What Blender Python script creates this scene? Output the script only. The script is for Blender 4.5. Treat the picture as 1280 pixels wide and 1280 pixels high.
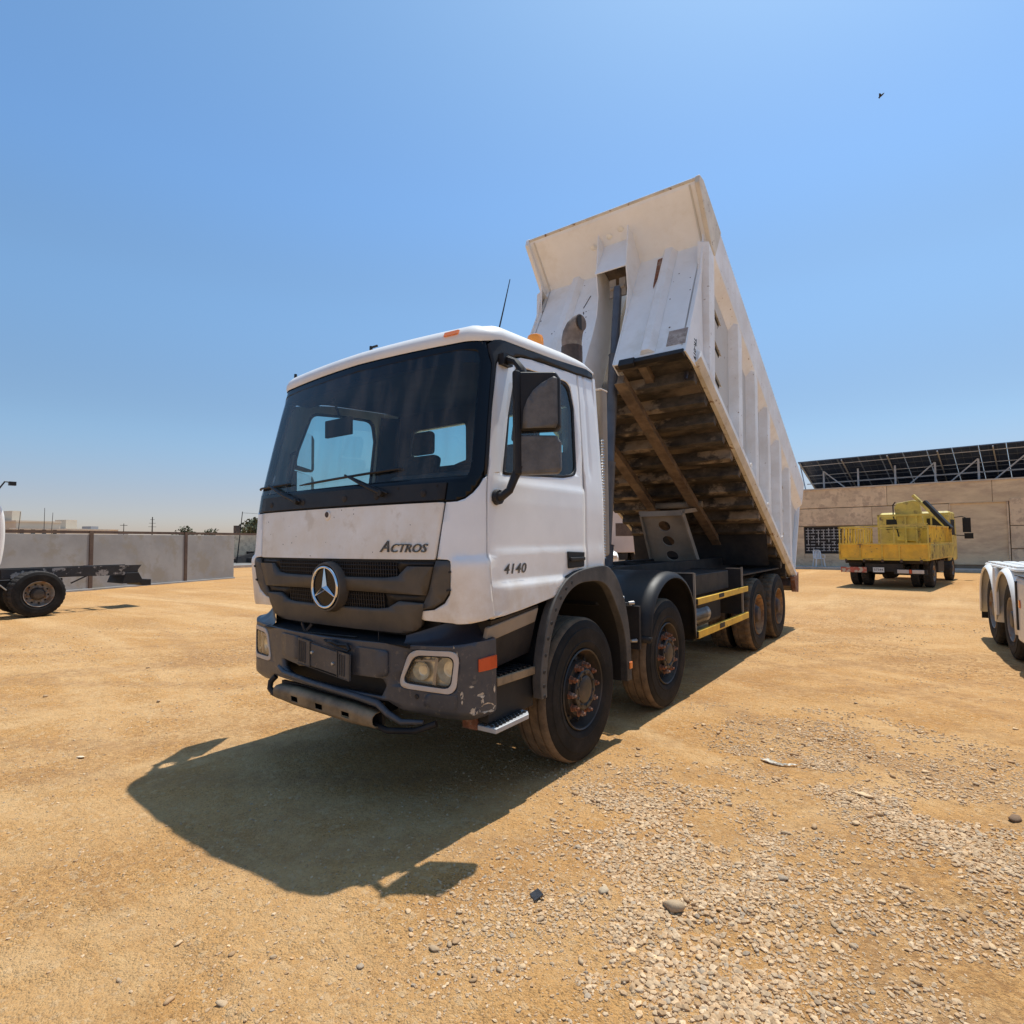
import bpy, bmesh, math, random
import numpy as np
from mathutils import Vector, Matrix
from mathutils.geometry import tessellate_polygon
random.seed(7); RNG = np.random.default_rng(7)
for o in list(bpy.data.objects): bpy.data.objects.remove(o)
SC = bpy.context.scene
COL = SC.collection
PI = math.pi

# ------------------------------------------------------------------ camera
cam = bpy.data.cameras.new('camera'); camo = bpy.data.objects.new('camera', cam); COL.objects.link(camo)
YAW, PITCH, ROLL = -0.6310, 0.0509, -0.0094
f_ = Vector((math.sin(YAW)*math.cos(PITCH), math.cos(YAW)*math.cos(PITCH), math.sin(PITCH)))
r_ = Vector((math.cos(YAW), -math.sin(YAW), 0)); u_ = r_.cross(f_)
rr = math.cos(ROLL)*r_ + math.sin(ROLL)*u_; uu = -math.sin(ROLL)*r_ + math.cos(ROLL)*u_
Mx = Matrix((rr, uu, -f_)).transposed().to_4x4(); Mx.translation = Vector((3.4196, -2.4826, 1.6499))
camo.matrix_world = Mx
cam.sensor_width = 36; cam.sensor_fit = 'HORIZONTAL'; cam.lens = 726.85/1280*36
cam.clip_start = .05; cam.clip_end = 4000
SC.camera = camo
SC.render.resolution_x = SC.render.resolution_y = 1024

# ------------------------------------------------------------------ light
SUN = Vector((0.025, 0.375, 1.0)).normalized()      # towards the sun
sun_el = math.asin(SUN.z); sun_az = math.atan2(SUN.x, SUN.y)
w = bpy.data.worlds.new('World'); SC.world = w; w.use_nodes = True
nt = w.node_tree; nt.nodes.clear()
sky = nt.nodes.new('ShaderNodeTexSky'); sky.sky_type = 'NISHITA'; sky.sun_disc = False
sky.sun_elevation = sun_el; sky.sun_rotation = sun_az
sky.air_density = 0.8; sky.dust_density = 1.0; sky.ozone_density = 5.0; sky.altitude = 300
bg = nt.nodes.new('ShaderNodeBackground'); bg.inputs[1].default_value = 0.15
wo = nt.nodes.new('ShaderNodeOutputWorld')
# dusty air: the sky pales and greys towards the horizon
tcw = nt.nodes.new('ShaderNodeTexCoord'); spw = nt.nodes.new('ShaderNodeSeparateXYZ'); nt.links.new(tcw.outputs['Generated'], spw.inputs[0])
crw = nt.nodes.new('ShaderNodeValToRGB'); nt.links.new(spw.outputs[2], crw.inputs[0]); cr_ = crw.color_ramp; cr_.interpolation = 'EASE'
for i_, (p_, c_) in enumerate(((0, (.64, .49, .43)), (.05, (.64, .51, .46)), (.18, (.66, .67, .60)), (.38, (.77, .87, .80)), (.52, (.77, .95, .94)), (.70, (.80, .99, .94)))):
    e_ = cr_.elements[i_] if i_ < 2 else cr_.elements.new(p_)
    e_.position = p_; e_.color = (*c_, 1)
mxw = nt.nodes.new('ShaderNodeVectorMath'); mxw.operation = 'MULTIPLY'; nt.links.new(sky.outputs[0], mxw.inputs[0]); nt.links.new(crw.outputs[0], mxw.inputs[1])
scw = nt.nodes.new('ShaderNodeVectorMath'); scw.operation = 'SCALE'; scw.inputs['Scale'].default_value = 1.155; nt.links.new(mxw.outputs[0], scw.inputs[0])
nt.links.new(scw.outputs[0], bg.inputs[0]); nt.links.new(bg.outputs[0], wo.inputs[0])
sl = bpy.data.lights.new('sun', 'SUN'); sl.energy = 3.8; sl.angle = math.radians(.53); sl.color = (1, .98, .92)
so = bpy.data.objects.new('sun', sl); COL.objects.link(so)
so.rotation_euler = SUN.to_track_quat('Z', 'Y').to_euler(); so.location = (0, 0, 30)
SC.view_settings.view_transform = 'Standard'; SC.view_settings.look = 'None'
SC.view_settings.exposure = 0.37; SC.view_settings.gamma = 1; SC.view_settings.use_curve_mapping = False

# ------------------------------------------------------------------ materials
def mat(name, col, rough=.6, metal=0, var=.12, vs=4., col2=None, c2amt=.0, c2s=3., c2sharp=.15, bump=0, bs=60.,
        dust=None, dustz=None, dustamt=.0, dusts=2.5, coat=0, spec=.5, attr=None, stretch=None, up=0, emit=None):
    """procedural paint / plastic / metal: base colour, mottling, a second colour in patches, dust"""
    m = bpy.data.materials.new(name); m.use_nodes = True; n = m.node_tree.nodes; L = m.node_tree.links
    b = n['Principled BSDF']; b.inputs['Metallic'].default_value = metal
    b.inputs['Specular IOR Level'].default_value = spec
    if coat: b.inputs['Coat Weight'].default_value = coat; b.inputs['Coat Roughness'].default_value = .12
    tc = n.new('ShaderNodeTexCoord'); vec = tc.outputs['Object']
    if stretch:
        mp = n.new('ShaderNodeMapping'); mp.inputs['Scale'].default_value = stretch; L.new(vec, mp.inputs[0]); vec = mp.outputs[0]
    def noise(s, d=5, r=.6):
        t = n.new('ShaderNodeTexNoise'); t.inputs['Scale'].default_value = s; t.inputs['Detail'].default_value = d
        t.inputs['Roughness'].default_value = r; L.new(vec, t.inputs['Vector']); return t.outputs[0]
    def mix(fac, a, bb):
        x = n.new('ShaderNodeMix'); x.data_type = 'RGBA'
        for sock, val in ((x.inputs[0], fac), (x.inputs[6], a), (x.inputs[7], bb)):
            if hasattr(val, 'links'): L.new(val, sock)
            elif isinstance(val, (int, float)): sock.default_value = val
            else: sock.default_value = (*val, 1)
        return x.outputs[2]
    def ramp(v, a, c):
        r = n.new('ShaderNodeMapRange'); r.inputs[1].default_value = a; r.inputs[2].default_value = c; r.interpolation_type = 'SMOOTHSTEP'
        L.new(v, r.inputs[0]); return r.outputs[0]
    def mul(a, c):
        r = n.new('ShaderNodeMath'); r.operation = 'MULTIPLY'
        for i, v in enumerate((a, c)):
            if hasattr(v, 'links'): L.new(v, r.inputs[i])
            else: r.inputs[i].default_value = v
        return r.outputs[0]
    lo = tuple(c*(1-var) for c in col); hi = tuple(min(1, c*(1+var)) for c in col)
    c = mix(ramp(noise(vs), .3, .7), lo, hi)
    if col2 is not None and c2amt > 0:
        th = .5 + (.5-c2amt)*.45
        c = mix(ramp(noise(c2s, 8, .65), th-c2sharp*.5, th+c2sharp*.5), c, col2)
    if dust is not None and dustamt > 0:
        fac = ramp(noise(dusts, 6, .7), .25, .75)
        if dustz:
            sp = n.new('ShaderNodeSeparateXYZ'); L.new(tc.outputs['Object'], sp.inputs[0])
            z = ramp(sp.outputs[2], dustz[0], dustz[1])       # 1 at dustz[1]
            fac = mul(fac, z)
        c = mix(mul(fac, dustamt), c, dust)
    if attr:
        a = n.new('ShaderNodeAttribute'); a.attribute_name = attr
        x = n.new('ShaderNodeMix'); x.data_type = 'RGBA'; x.blend_type = 'MULTIPLY'; x.inputs[0].default_value = 1
        L.new(c, x.inputs[6]); L.new(a.outputs[0], x.inputs[7]); c = x.outputs[2]
    L.new(c, b.inputs['Base Color'])
    rv = n.new('ShaderNodeMapRange'); rv.inputs[3].default_value = max(.02, rough-.08); rv.inputs[4].default_value = min(1, rough+.12)
    L.new(noise(vs*2.3), rv.inputs[0]); L.new(rv.outputs[0], b.inputs['Roughness'])
    if bump:
        bp = n.new('ShaderNodeBump'); bp.inputs['Strength'].default_value = min(1, bump*2); bp.inputs['Distance'].default_value = .004
        L.new(noise(bs), bp.inputs['Height']); L.new(bp.outputs[0], b.inputs['Normal'])
    if emit: b.inputs['Emission Color'].default_value = (*emit, 1); b.inputs['Emission Strength'].default_value = 1
    return m

DUST = (.50, .36, .21)
M = {}
M['white'] = mat('white_paint', (.88, .87, .85), .30, var=.05, vs=1.6, dust=(.60, .46, .30), dustamt=.75, dustz=(1.75, 1.12), dusts=3, coat=.35)
M['white_front'] = mat('white_paint_front', (.88, .86, .82), .34, var=.06, vs=1.8, dust=(.74, .60, .42), dustamt=.6, dusts=2.2, coat=.3, col2=(.70, .64, .56), c2amt=.25, c2s=5)
M['roofw'] = mat('white_paint_roof', (.82, .81, .78), .38, var=.05, vs=2, dust=DUST, dustamt=.12, coat=.2)
M['binw'] = mat('white_paint_bin', (.89, .885, .87), .5, var=.05, vs=1.2, dust=(.72, .66, .57), dustamt=.28, dusts=1.5, col2=(.82, .80, .76), c2amt=.3, c2s=2.5, bump=.15, bs=18)
M['binside'] = mat('white_paint_bin_side', (.88, .88, .87), .5, var=.06, vs=2, dust=(.60, .48, .34), dustamt=.42, dusts=2.2, col2=(.24, .14, .08), c2amt=.13, c2s=14, c2sharp=.06, bump=.15, bs=20)
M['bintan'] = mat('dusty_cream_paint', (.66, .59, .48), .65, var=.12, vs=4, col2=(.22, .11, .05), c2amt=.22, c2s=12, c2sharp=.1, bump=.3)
M['under'] = mat('dusty_shaded_underside', (.15, .115, .085), .8, var=.35, vs=2.5, col2=(.012, .011, .011), c2amt=.58, c2s=1.6, c2sharp=.12, dust=(.28, .21, .14), dustamt=.35, dusts=5, bump=.5, bs=30, stretch=(.6, 1.4, 1.4))  # stained floor, darker than its beams: shading between them is in the colour
M['beam'] = mat('dusty_floor_beam', (.27, .205, .145), .8, var=.3, vs=5, col2=(.014, .013, .013), c2amt=.62, c2s=1.3, c2sharp=.06, dust=(.38, .29, .20), dustamt=.3, dusts=5, bump=.5, bs=30, stretch=(.8, 1.2, 1.2))
M['underrust'] = mat('rusty_rail', (.12, .075, .05), .8, var=.3, vs=5, col2=(.035, .03, .025), c2amt=.25, c2s=3, dust=(.38, .28, .17), dustamt=.4, bump=.4)
M['gapwall'] = mat('dusty_shaded_recess_paint', (.64, .63, .60), .7, var=.08, vs=2, dust=(.50, .43, .34), dustamt=.5, dusts=2, col2=(.20, .13, .08), c2amt=.10, c2s=12, c2sharp=.06, bump=.2, bs=20)  # same white paint as the ribs, darkened to carry shade between them, with dust
M['undergrey'] = mat('dusty_grey_steel', (.26, .22, .18), .7, var=.2, vs=3, dust=(.42, .33, .22), dustamt=.4, bump=.2)
M['black'] = mat('black_plastic', (.010, .010, .012), .5, var=.2, dust=(.16, .12, .08), dustamt=.10, spec=.35)
M['frit'] = mat('black_glass_border', (.004, .004, .005), .22, var=.1, spec=.3)
M['blackframe'] = mat('black_chassis', (.012, .012, .014), .6, spec=.3, var=.3, vs=3, dust=(.28, .21, .14), dustamt=.12, bump=.2)
M['navyblack'] = mat('glossy_black_plastic', (.014, .016, .028), .3, var=.2, dust=(.2, .15, .1), dustamt=.15)
M['grille'] = mat('dusty_grey_plastic', (.050, .047, .044), .55, var=.1, dust=(.22, .165, .11), dustamt=.32, dusts=2.5, bump=.1, bs=150)
M['bumper'] = mat('scratched_bumper', (.032, .038, .052), .40, var=.15, vs=5, dust=(.21, .18, .15), dustamt=.30, dusts=2.8, col2=(.10, .09, .085), c2amt=.25, c2s=22, c2sharp=.06, bump=.15, bs=90)
M['scuff'] = mat('scraped_primer', (.55, .46, .34), .8, var=.3, vs=30, col2=(.06, .06, .065), c2amt=.42, c2s=24, c2sharp=.05)
M['skid'] = mat('dirty_skid_plate', (.14, .10, .06), .6, var=.25, dust=(.42, .29, .16), dustamt=.75, dusts=4)
M['rubber'] = mat('tyre_rubber', (.010, .010, .010), .75, spec=.22, var=.3, vs=5, dust=(.18, .13, .09), dustamt=.07, dusts=4, bump=.25, bs=40, col2=(.022, .019, .018), c2amt=.25, c2s=5)
M['tread'] = mat('dusty_tread', (.075, .055, .038), .9, var=.3, vs=8, dust=(.30, .20, .115), dustamt=.7, dusts=6, bump=.5, bs=50)
M['treadblack'] = mat('black_tread', (.022, .020, .019), .85, var=.3, dust=(.2, .14, .09), dustamt=.2, bump=.4)
M['rim'] = mat('grimy_rim', (.014, .013, .014), .45, var=.3, col2=(.06, .03, .02), c2amt=.25, c2s=7, dust=(.3, .22, .14), dustamt=.2)
M['rimgrey'] = mat('worn_grey_rim', (.26, .24, .22), .5, var=.2, col2=(.20, .09, .04), c2amt=.4, c2s=6, dust=DUST, dustamt=.25)
M['rimyellow'] = mat('rusty_yellow_rim', (.30, .15, .05), .7, var=.3, col2=(.12, .05, .025), c2amt=.45, c2s=9, dust=DUST, dustamt=.3)
M['rust'] = mat('rust', (.20, .075, .035), .75, var=.35, vs=18, col2=(.30, .20, .15), c2amt=.35, c2s=14, bump=.5, bs=90)
M['rustdark'] = mat('dark_rust', (.055, .038, .030), .65, var=.35, vs=8, col2=(.11, .06, .04), c2amt=.35, c2s=6, bump=.3)
M['chrome'] = mat('chrome', (.72, .73, .75), .12, metal=1, var=.04)
M['steel'] = mat('steel', (.42, .42, .42), .35, metal=.8, var=.15, dust=DUST, dustamt=.2)
M['ram'] = mat('hydraulic_ram', (.10, .105, .12), .42, metal=.3, var=.15, vs=6)
M['galv'] = mat('galvanised_steel', (.46, .46, .46), .5, metal=.3, var=.1)
M['yellow'] = mat('yellow_paint', (.80, .46, .03), .5, var=.15, dust=(.30, .2, .1), dustamt=.3, col2=(.16, .10, .05), c2amt=.16, c2s=9, c2sharp=.06)
M['yellowdk'] = mat('weathered_yellow_paint', (.75, .50, .05), .6, var=.18, vs=2, dust=(.28, .18, .09), dustamt=.4, col2=(.14, .075, .035), c2amt=.28, c2s=3.5, c2sharp=.12)
M['yellowpale'] = mat('faded_yellow_paint', (.64, .50, .11), .6, var=.2, vs=2, dust=(.3, .22, .12), dustamt=.4, col2=(.12, .08, .04), c2amt=.26, c2s=3)
M['mirrorback'] = mat('dusty_mirror_housing', (.080, .080, .082), .5, var=.15, vs=12, dust=(.26, .23, .20), dustamt=.30, dusts=6, bump=.35, bs=45)
M['orange'] = mat('orange_lens', (.85, .20, .02), .25, var=.1, coat=.5)
M['beacon'] = mat('beacon_lens', (.95, .32, .03), .25, var=.08, coat=.4)
M['redlens'] = mat('red_orange_lens', (.60, .085, .02), .3, var=.15)
M['lampbez'] = mat('lamp_bezel', (.60, .52, .45), .45, var=.08, dust=DUST, dustamt=.3)
M['reflector'] = mat('lamp_reflector', (.90, .85, .74), .3, metal=.4, var=.2, vs=14, dust=DUST, dustamt=.3)
M['concrete'] = mat('grey_render', (.29, .28, .265), .9, var=.12, vs=.9, col2=(.27, .245, .205), c2amt=.35, c2s=1.3, bump=.4, bs=25)
M['kerb'] = mat('pale_concrete', (.46, .42, .36), .9, var=.15, vs=3, bump=.3)
M['stonewall'] = mat('sandstone_cladding', (.70, .55, .355), .9, var=.10, vs=.7, col2=(.50, .37, .25), c2amt=.4, c2s=2.2, c2sharp=.4, bump=.5, bs=12, stretch=(.5, 1, 1.4))
M['stonewall2'] = mat('sandstone_cladding_rosy', (.70, .54, .36), .9, var=.12, vs=1.1, col2=(.52, .39, .27), c2amt=.4, c2s=3, bump=.5, bs=12)
M['joint'] = mat('mortar', (.30, .22, .15), .95, var=.1)
M['brownsteel'] = mat('brown_painted_steel', (.060, .032, .024), .6, var=.2, dust=DUST, dustamt=.15)
M['pv'] = mat('solar_panel_back', (.030, .048, .10), .35, var=.2, vs=2)
M['pvframe'] = mat('aluminium_frame', (.20, .22, .26), .45, metal=.4, var=.1)
M['windowdark'] = mat('dark_opening', (.008, .008, .009), .6, var=.2)
M['plasticwhite'] = mat('white_plastic', (.66, .70, .72), .5, var=.05)
M['cream'] = mat('cream_render', (.60, .52, .41), .9, var=.08, vs=.3)
M['greybuild'] = mat('pale_grey_render', (.34, .34, .34), .9, var=.08, vs=.3)
M['pinkish'] = mat('pinkish_painted_metal', (.60, .50, .44), .6, var=.06, vs=1)
M['asphalt'] = mat('asphalt', (.19, .175, .155), .9, var=.15, vs=1.5, bump=.3)
M['interior'] = mat('cab_interior', (.022, .024, .028), .8, var=.2)
M['interior2'] = mat('cab_interior_grey', (.075, .08, .085), .8, var=.15)
M['seat'] = mat('seat_fabric', (.028, .030, .036), .9, var=.25, vs=20)
M['red'] = mat('red_paint', (.55, .03, .03), .4, var=.1)
M['redband'] = mat('red_and_cream_hazard_board', (.42, .10, .06), .6, var=.2, col2=(.5, .42, .32), c2amt=.45, c2s=7, c2sharp=.1)
M['numplate'] = mat('number_plate', (.62, .62, .60), .5, var=.08)
M['ink'] = mat('black_paint', (.008, .008, .009), .6, var=.1)
M['lettergrey'] = mat('raised_grey_lettering', (.12, .11, .10), .35, metal=.5, var=.3, vs=30)
M['hills'] = mat('hazy_hills', (.30, .27, .25), 1, var=.1, vs=.01)
M['tree'] = mat('dusty_olive_foliage', (.075, .085, .045), .9, var=.3, vs=8)
M['bark'] = mat('bark', (.12, .09, .065), .9, var=.2)
M['bagmat'] = mat('clear_plastic_bag', (.66, .58, .46), .6, var=.1)
M['bird'] = mat('dark_feathers', (.02, .02, .022), .8)

def glass(name, tint, rough=.03, refl=.9, dirt=.14):
    m = bpy.data.materials.new(name); m.use_nodes = True; n = m.node_tree.nodes; L = m.node_tree.links
    n.remove(n['Principled BSDF'])
    t = n.new('ShaderNodeBsdfTransparent'); t.inputs[0].default_value = (*tint, 1)
    g = n.new('ShaderNodeBsdfGlossy'); g.inputs['Roughness'].default_value = rough; g.inputs[0].default_value = (refl, refl, refl, 1)
    fr = n.new('ShaderNodeFresnel'); fr.inputs[0].default_value = 1.45
    d = n.new('ShaderNodeBsdfDiffuse'); d.inputs[0].default_value = (.42, .40, .37, 1)
    tc = n.new('ShaderNodeTexCoord'); no = n.new('ShaderNodeTexNoise'); no.inputs['Scale'].default_value = 3.; no.inputs['Detail'].default_value = 8
    mp = n.new('ShaderNodeMapping'); mp.inputs['Scale'].default_value = (3, 3, .35); L.new(tc.outputs['Object'], mp.inputs[0]); L.new(mp.outputs[0], no.inputs['Vector'])
    r = n.new('ShaderNodeMapRange'); r.inputs[1].default_value = .45; r.inputs[2].default_value = .85; r.inputs[3].default_value = .015; r.inputs[4].default_value = dirt
    L.new(no.outputs[0], r.inputs[0])
    a = n.new('ShaderNodeMixShader'); L.new(fr.outputs[0], a.inputs[0]); L.new(t.outputs[0], a.inputs[1]); L.new(g.outputs[0], a.inputs[2])
    c = n.new('ShaderNodeMixShader'); L.new(r.outputs[0], c.inputs[0]); L.new(a.outputs[0], c.inputs[1]); L.new(d.outputs[0], c.inputs[2])
    L.new(c.outputs[0], n['Material Output'].inputs[0]); return m
M['glass'] = glass('windscreen_glass', (.70, .81, .82), dirt=.17)
M['glassside'] = glass('side_window_glass', (.62, .86, .86))
M['lampglass'] = glass('lamp_glass', (.98, .96, .90), .05, 1, .08)

# ------------------------------------------------------------------ mesh helpers
def wloc(o):
    v = Vector((0, 0, 0))
    while o is not None: v += o.location; o = o.parent
    return v
def T(a, b, c): return Vector((a, b, c))
class MB:
    def __init__(s): s.v = []; s.f = []
    def add(s, vs, fs):
        k = len(s.v); s.v += [tuple(p) for p in vs]; s.f += [tuple(i+k for i in f) for f in fs]; return s
    def box(s, x0, x1, y0, y1, z0, z1, fn=None):
        P = [(x, y, z) for z in (z0, z1) for y in (y0, y1) for x in (x0, x1)]
        if fn: P = [fn(*q) for q in P]
        return s.add(P, [(0, 2, 3, 1), (4, 5, 7, 6), (0, 1, 5, 4), (2, 6, 7, 3), (0, 4, 6, 2), (1, 3, 7, 5)])
    def bar(s, p, q, w, h, up=(0, 0, 1)):
        p = Vector(p); q = Vector(q); d = (q-p).normalized(); up = Vector(up)
        sx = d.cross(up)
        if sx.length < 1e-4: sx = d.cross(Vector((1, 0, 0)))
        sx.normalize(); sz = sx.cross(d).normalized()
        P = [a + sx*w*.5*i + sz*h*.5*j for a in (p, q) for i, j in ((-1, -1), (1, -1), (1, 1), (-1, 1))]
        return s.add(P, [(0, 1, 2, 3), (7, 6, 5, 4), (0, 4, 5, 1), (1, 5, 6, 2), (2, 6, 7, 3), (3, 7, 4, 0)])
    def prism(s, pts, vec):
        vec = Vector(vec); n = len(pts); P = [Vector(p) for p in pts]; P += [p+vec for p in P]
        return s.add(P, [tuple(range(n))[::-1], tuple(range(n, 2*n))] + [(i, (i+1) % n, (i+1) % n+n, i+n) for i in range(n)])
    def tube(s, pts, r, n=10, closed=False):
        pts = [Vector(p) for p in pts]; N = len(pts); rs = r if isinstance(r, (list, tuple)) else [r]*N
        V = []; prev = None
        for i, p in enumerate(pts):
            if closed: d = pts[(i+1) % N]-pts[i-1]
            else: d = pts[min(i+1, N-1)]-pts[max(i-1, 0)]
            d.normalize()
            if prev is None:
                a = Vector((0, 0, 1)) if abs(d.z) < .9 else Vector((1, 0, 0)); e1 = d.cross(a).normalized()
            else: e1 = (prev - d*prev.dot(d)).normalized()
            prev = e1; e2 = d.cross(e1)
            V += [p + (e1*math.cos(2*PI*k/n)+e2*math.sin(2*PI*k/n))*rs[i] for k in range(n)]
        F = []
        for i in range(N if closed else N-1):
            a = i*n; b = ((i+1) % N)*n
            F += [(a+k, a+(k+1) % n, b+(k+1) % n, b+k) for k in range(n)]
        if not closed: F += [tuple(range(n))[::-1], tuple(range((N-1)*n, N*n))]
        return s.add(V, F)
    def lathe(s, prof, o, ax, n=48, mod=None):
        o = Vector(o); ax = Vector(ax).normalized(); a = Vector((0, 0, 1)) if abs(ax.z) < .9 else Vector((1, 0, 0))
        e1 = ax.cross(a).normalized(); e2 = ax.cross(e1); V = []; m = len(prof)
        for k in range(n):
            t = 2*PI*k/n
            for j, (r, h) in enumerate(prof):
                if mod: r = mod(r, h, j, k)
                V.append(o + ax*h + (e1*math.cos(t)+e2*math.sin(t))*r)
        F = [(k*m+j, k*m+j+1, ((k+1) % n)*m+j+1, ((k+1) % n)*m+j) for k in range(n) for j in range(m-1)]
        return s.add(V, F)
    def xf(s, M4, k=0):
        s.v[k:] = [tuple(M4 @ Vector(p)) for p in s.v[k:]]; return s
    def build(s, name, m, parent=None, bevel=0, smooth=None, fix=True, seg=2):
        o0 = wloc(parent) if parent is not None else Vector((0, 0, 0))
        me = bpy.data.meshes.new(name)
        me.from_pydata([(p[0]-o0.x, p[1]-o0.y, p[2]-o0.z) for p in s.v], [], s.f)
        if fix:
            bm = bmesh.new(); bm.from_mesh(me); bmesh.ops.recalc_face_normals(bm, faces=bm.faces); bm.to_mesh(me); bm.free()
        me.materials.append(m)
        if smooth is not None:
            me.shade_smooth()
            me.set_sharp_from_angle(angle=math.radians(smooth))
        ob = bpy.data.objects.new(name, me); COL.objects.link(ob)
        if parent is not None: ob.parent = parent
        if bevel:
            bv = ob.modifiers.new('bevel', 'BEVEL'); bv.width = bevel; bv.segments = seg; bv.limit_method = 'ANGLE'; bv.angle_limit = math.radians(40)
            bv.harden_normals = False
        return ob
def tag(o, label=None, cat=None, group=None, kind=None):
    if label: o['label'] = label
    if cat: o['category'] = cat
    if group: o['group'] = group
    if kind: o['kind'] = kind
    return o
def empty(name, loc, label=None, cat=None, group=None, rz=0):
    o = bpy.data.objects.new(name, None); COL.objects.link(o); o.location = loc; o.rotation_euler.z = rz; o.empty_display_size = .3
    return tag(o, label, cat, group)
def kids(o): return [c for c in bpy.data.objects if c.parent == o]
def copy_tree(o, parent=None):
    c = o.copy(); COL.objects.link(c); c.parent = parent
    for ch in kids(o): copy_tree(ch, c)
    return c
def text(s, size, name, m, parent, M4, ext=.004, shear=0, spacing=1.0, sx=1.0, off=0):
    """flat lettering: local x to the right, y up, z out of the surface, placed by M4 (world)"""
    cu = bpy.data.curves.new(name, 'FONT'); cu.body = s; cu.size = size; cu.extrude = ext; cu.shear = shear; cu.space_character = spacing
    cu.align_x = 'CENTER'; cu.align_y = 'CENTER'; cu.resolution_u = 3; cu.offset = off
    t = bpy.data.objects.new(name, cu); COL.objects.link(t)
    dg = bpy.context.evaluated_depsgraph_get(); me = bpy.data.meshes.new_from_object(t.evaluated_get(dg))
    bpy.data.objects.remove(t); me.name = name
    o0 = wloc(parent)
    me.transform(Matrix.Translation(-o0) @ M4 @ Matrix.Diagonal((sx, 1, 1, 1)))
    me.materials.clear(); me.materials.append(m)
    ob = bpy.data.objects.new(name, me); COL.objects.link(ob); ob.parent = parent; return ob
def frame(o, right, up):
    r = Vector(right).normalized(); u = Vector(up); u = (u - r*u.dot(r)).normalized(); n = r.cross(u)
    m = Matrix((r, u, n)).transposed().to_4x4(); m.translation = Vector(o); return m
def rpoly(pts, rad, n=5):
    """round the corners of a 2D polygon"""
    out = []; N = len(pts)
    for i in range(N):
        r = rad[i] if isinstance(rad, (list, tuple)) else rad
        p = Vector(pts[i]); a = Vector(pts[i-1]); b = Vector(pts[(i+1) % N])
        if r <= 0: out.append(tuple(p)); continue
        da = (a-p); db = (b-p); r1 = min(r, da.length*.49); r2 = min(r, db.length*.49)
        A = p+da.normalized()*r1; B = p+db.normalized()*r2
        for k in range(n+1):
            t = k/n; q = A*(1-t)**2+p*2*t*(1-t)+B*t*t; out.append(tuple(q))
    return out
def poly_sheet(outer, holes=(), cuts=((0, .05), (1, .08))):
    """2D polygon with holes, sliced into a fine mesh; returns bmesh"""
    rings = [[Vector((x, y, 0)) for x, y in outer]] + [[Vector((x, y, 0)) for x, y in h] for h in holes]
    tris = tessellate_polygon(rings); flat = [p for r in rings for p in r]
    bm = bmesh.new(); vs = [bm.verts.new(p) for p in flat]
    for t in tris:
        try: bm.faces.new([vs[i] for i in t])
        except ValueError: pass
    bmesh.ops.recalc_face_normals(bm, faces=bm.faces)
    for ax, st in cuts:
        lo = min(p[ax] for p in flat); hi = max(p[ax] for p in flat); k = math.ceil(lo/st)
        while k*st < hi:
            co = Vector((0, 0, 0)); co[ax] = k*st; no = Vector((0, 0, 0)); no[ax] = 1
            bmesh.ops.bisect_plane(bm, geom=bm.verts[:]+bm.edges[:]+bm.faces[:], plane_co=co, plane_no=no, dist=1e-6)
            k += 1
    return bm
def surf_obj(name, m, parent, outer, fn, holes=(), cuts=((0, .05), (1, .08)), thick=.02, smooth=35, outward=None):
    bm = poly_sheet(outer, holes, cuts)
    for v in bm.verts: v.co = fn(v.co.x, v.co.y)
    bmesh.ops.recalc_face_normals(bm, faces=bm.faces)
    me = bpy.data.meshes.new(name)
    if outward is not None:
        bm.faces.ensure_lookup_table(); s = 0
        for f in bm.faces: s += f.normal.dot(outward(f.calc_center_median()))*f.calc_area()
        if s < 0: bmesh.ops.reverse_faces(bm, faces=bm.faces)
    o0 = wloc(parent)
    for v in bm.verts: v.co -= o0
    bm.to_mesh(me); bm.free(); me.materials.append(m); me.shade_smooth(); me.set_sharp_from_angle(angle=math.radians(smooth))
    ob = bpy.data.objects.new(name, me); COL.objects.link(ob); ob.parent = parent
    if thick:
        so_ = ob.modifiers.new('thickness', 'SOLIDIFY'); so_.thickness = thick; so_.offset = -1
    return ob

# ================================================================== TIPPER TRUCK
TT = empty('tipper_truck', (0, 5, 0), 'large white four-axle tipper truck with its body raised, parked in the middle of the yard', 'tipper truck')
def P_(name, m, bm_, **k): return bm_.build(name, m, TT, **k)

# ---- cab skin: s runs round the cab (0 centre, 1 start of corner, 2 end of corner, 3 rear edge), z is height
class Skin:
    def __init__(s, W, RC, BOW, YR, ZP, YP, WP): s.a = (W, RC, BOW, YR, ZP, YP, WP)
    def C1(s, z):
        W, RC, BOW, YR, ZP, YP, WP = s.a; yf = np.interp(z, ZP, YP); th = math.atan(BOW*2/(W-RC)); return yf+BOW+RC*math.cos(th)
    def __call__(s, q, z, off=0):
        W, RC, BOW, YR, ZP, YP, WP = s.a
        yf = float(np.interp(z, ZP, YP)); w = float(np.interp(z, ZP, WP)); sg = 1 if q >= 0 else -1; q = abs(q)
        th = math.atan(BOW*2/(W-RC)); xc = w-RC*(1-math.sin(th))
        if q <= 1:
            return Vector((sg*(q*xc+off*math.sin(th*q)), yf+BOW*q*q-off*math.cos(th*q), z))
        cx, cy = xc-RC*math.sin(th), yf+BOW+RC*math.cos(th)
        if q <= 2:
            f = th+(PI/2-th)*(q-1); return Vector((sg*(cx+(RC+off)*math.sin(f)), cy-(RC+off)*math.cos(f), z))
        return Vector((sg*(w+off), cy+(YR-cy)*(q-2), z))
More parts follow.
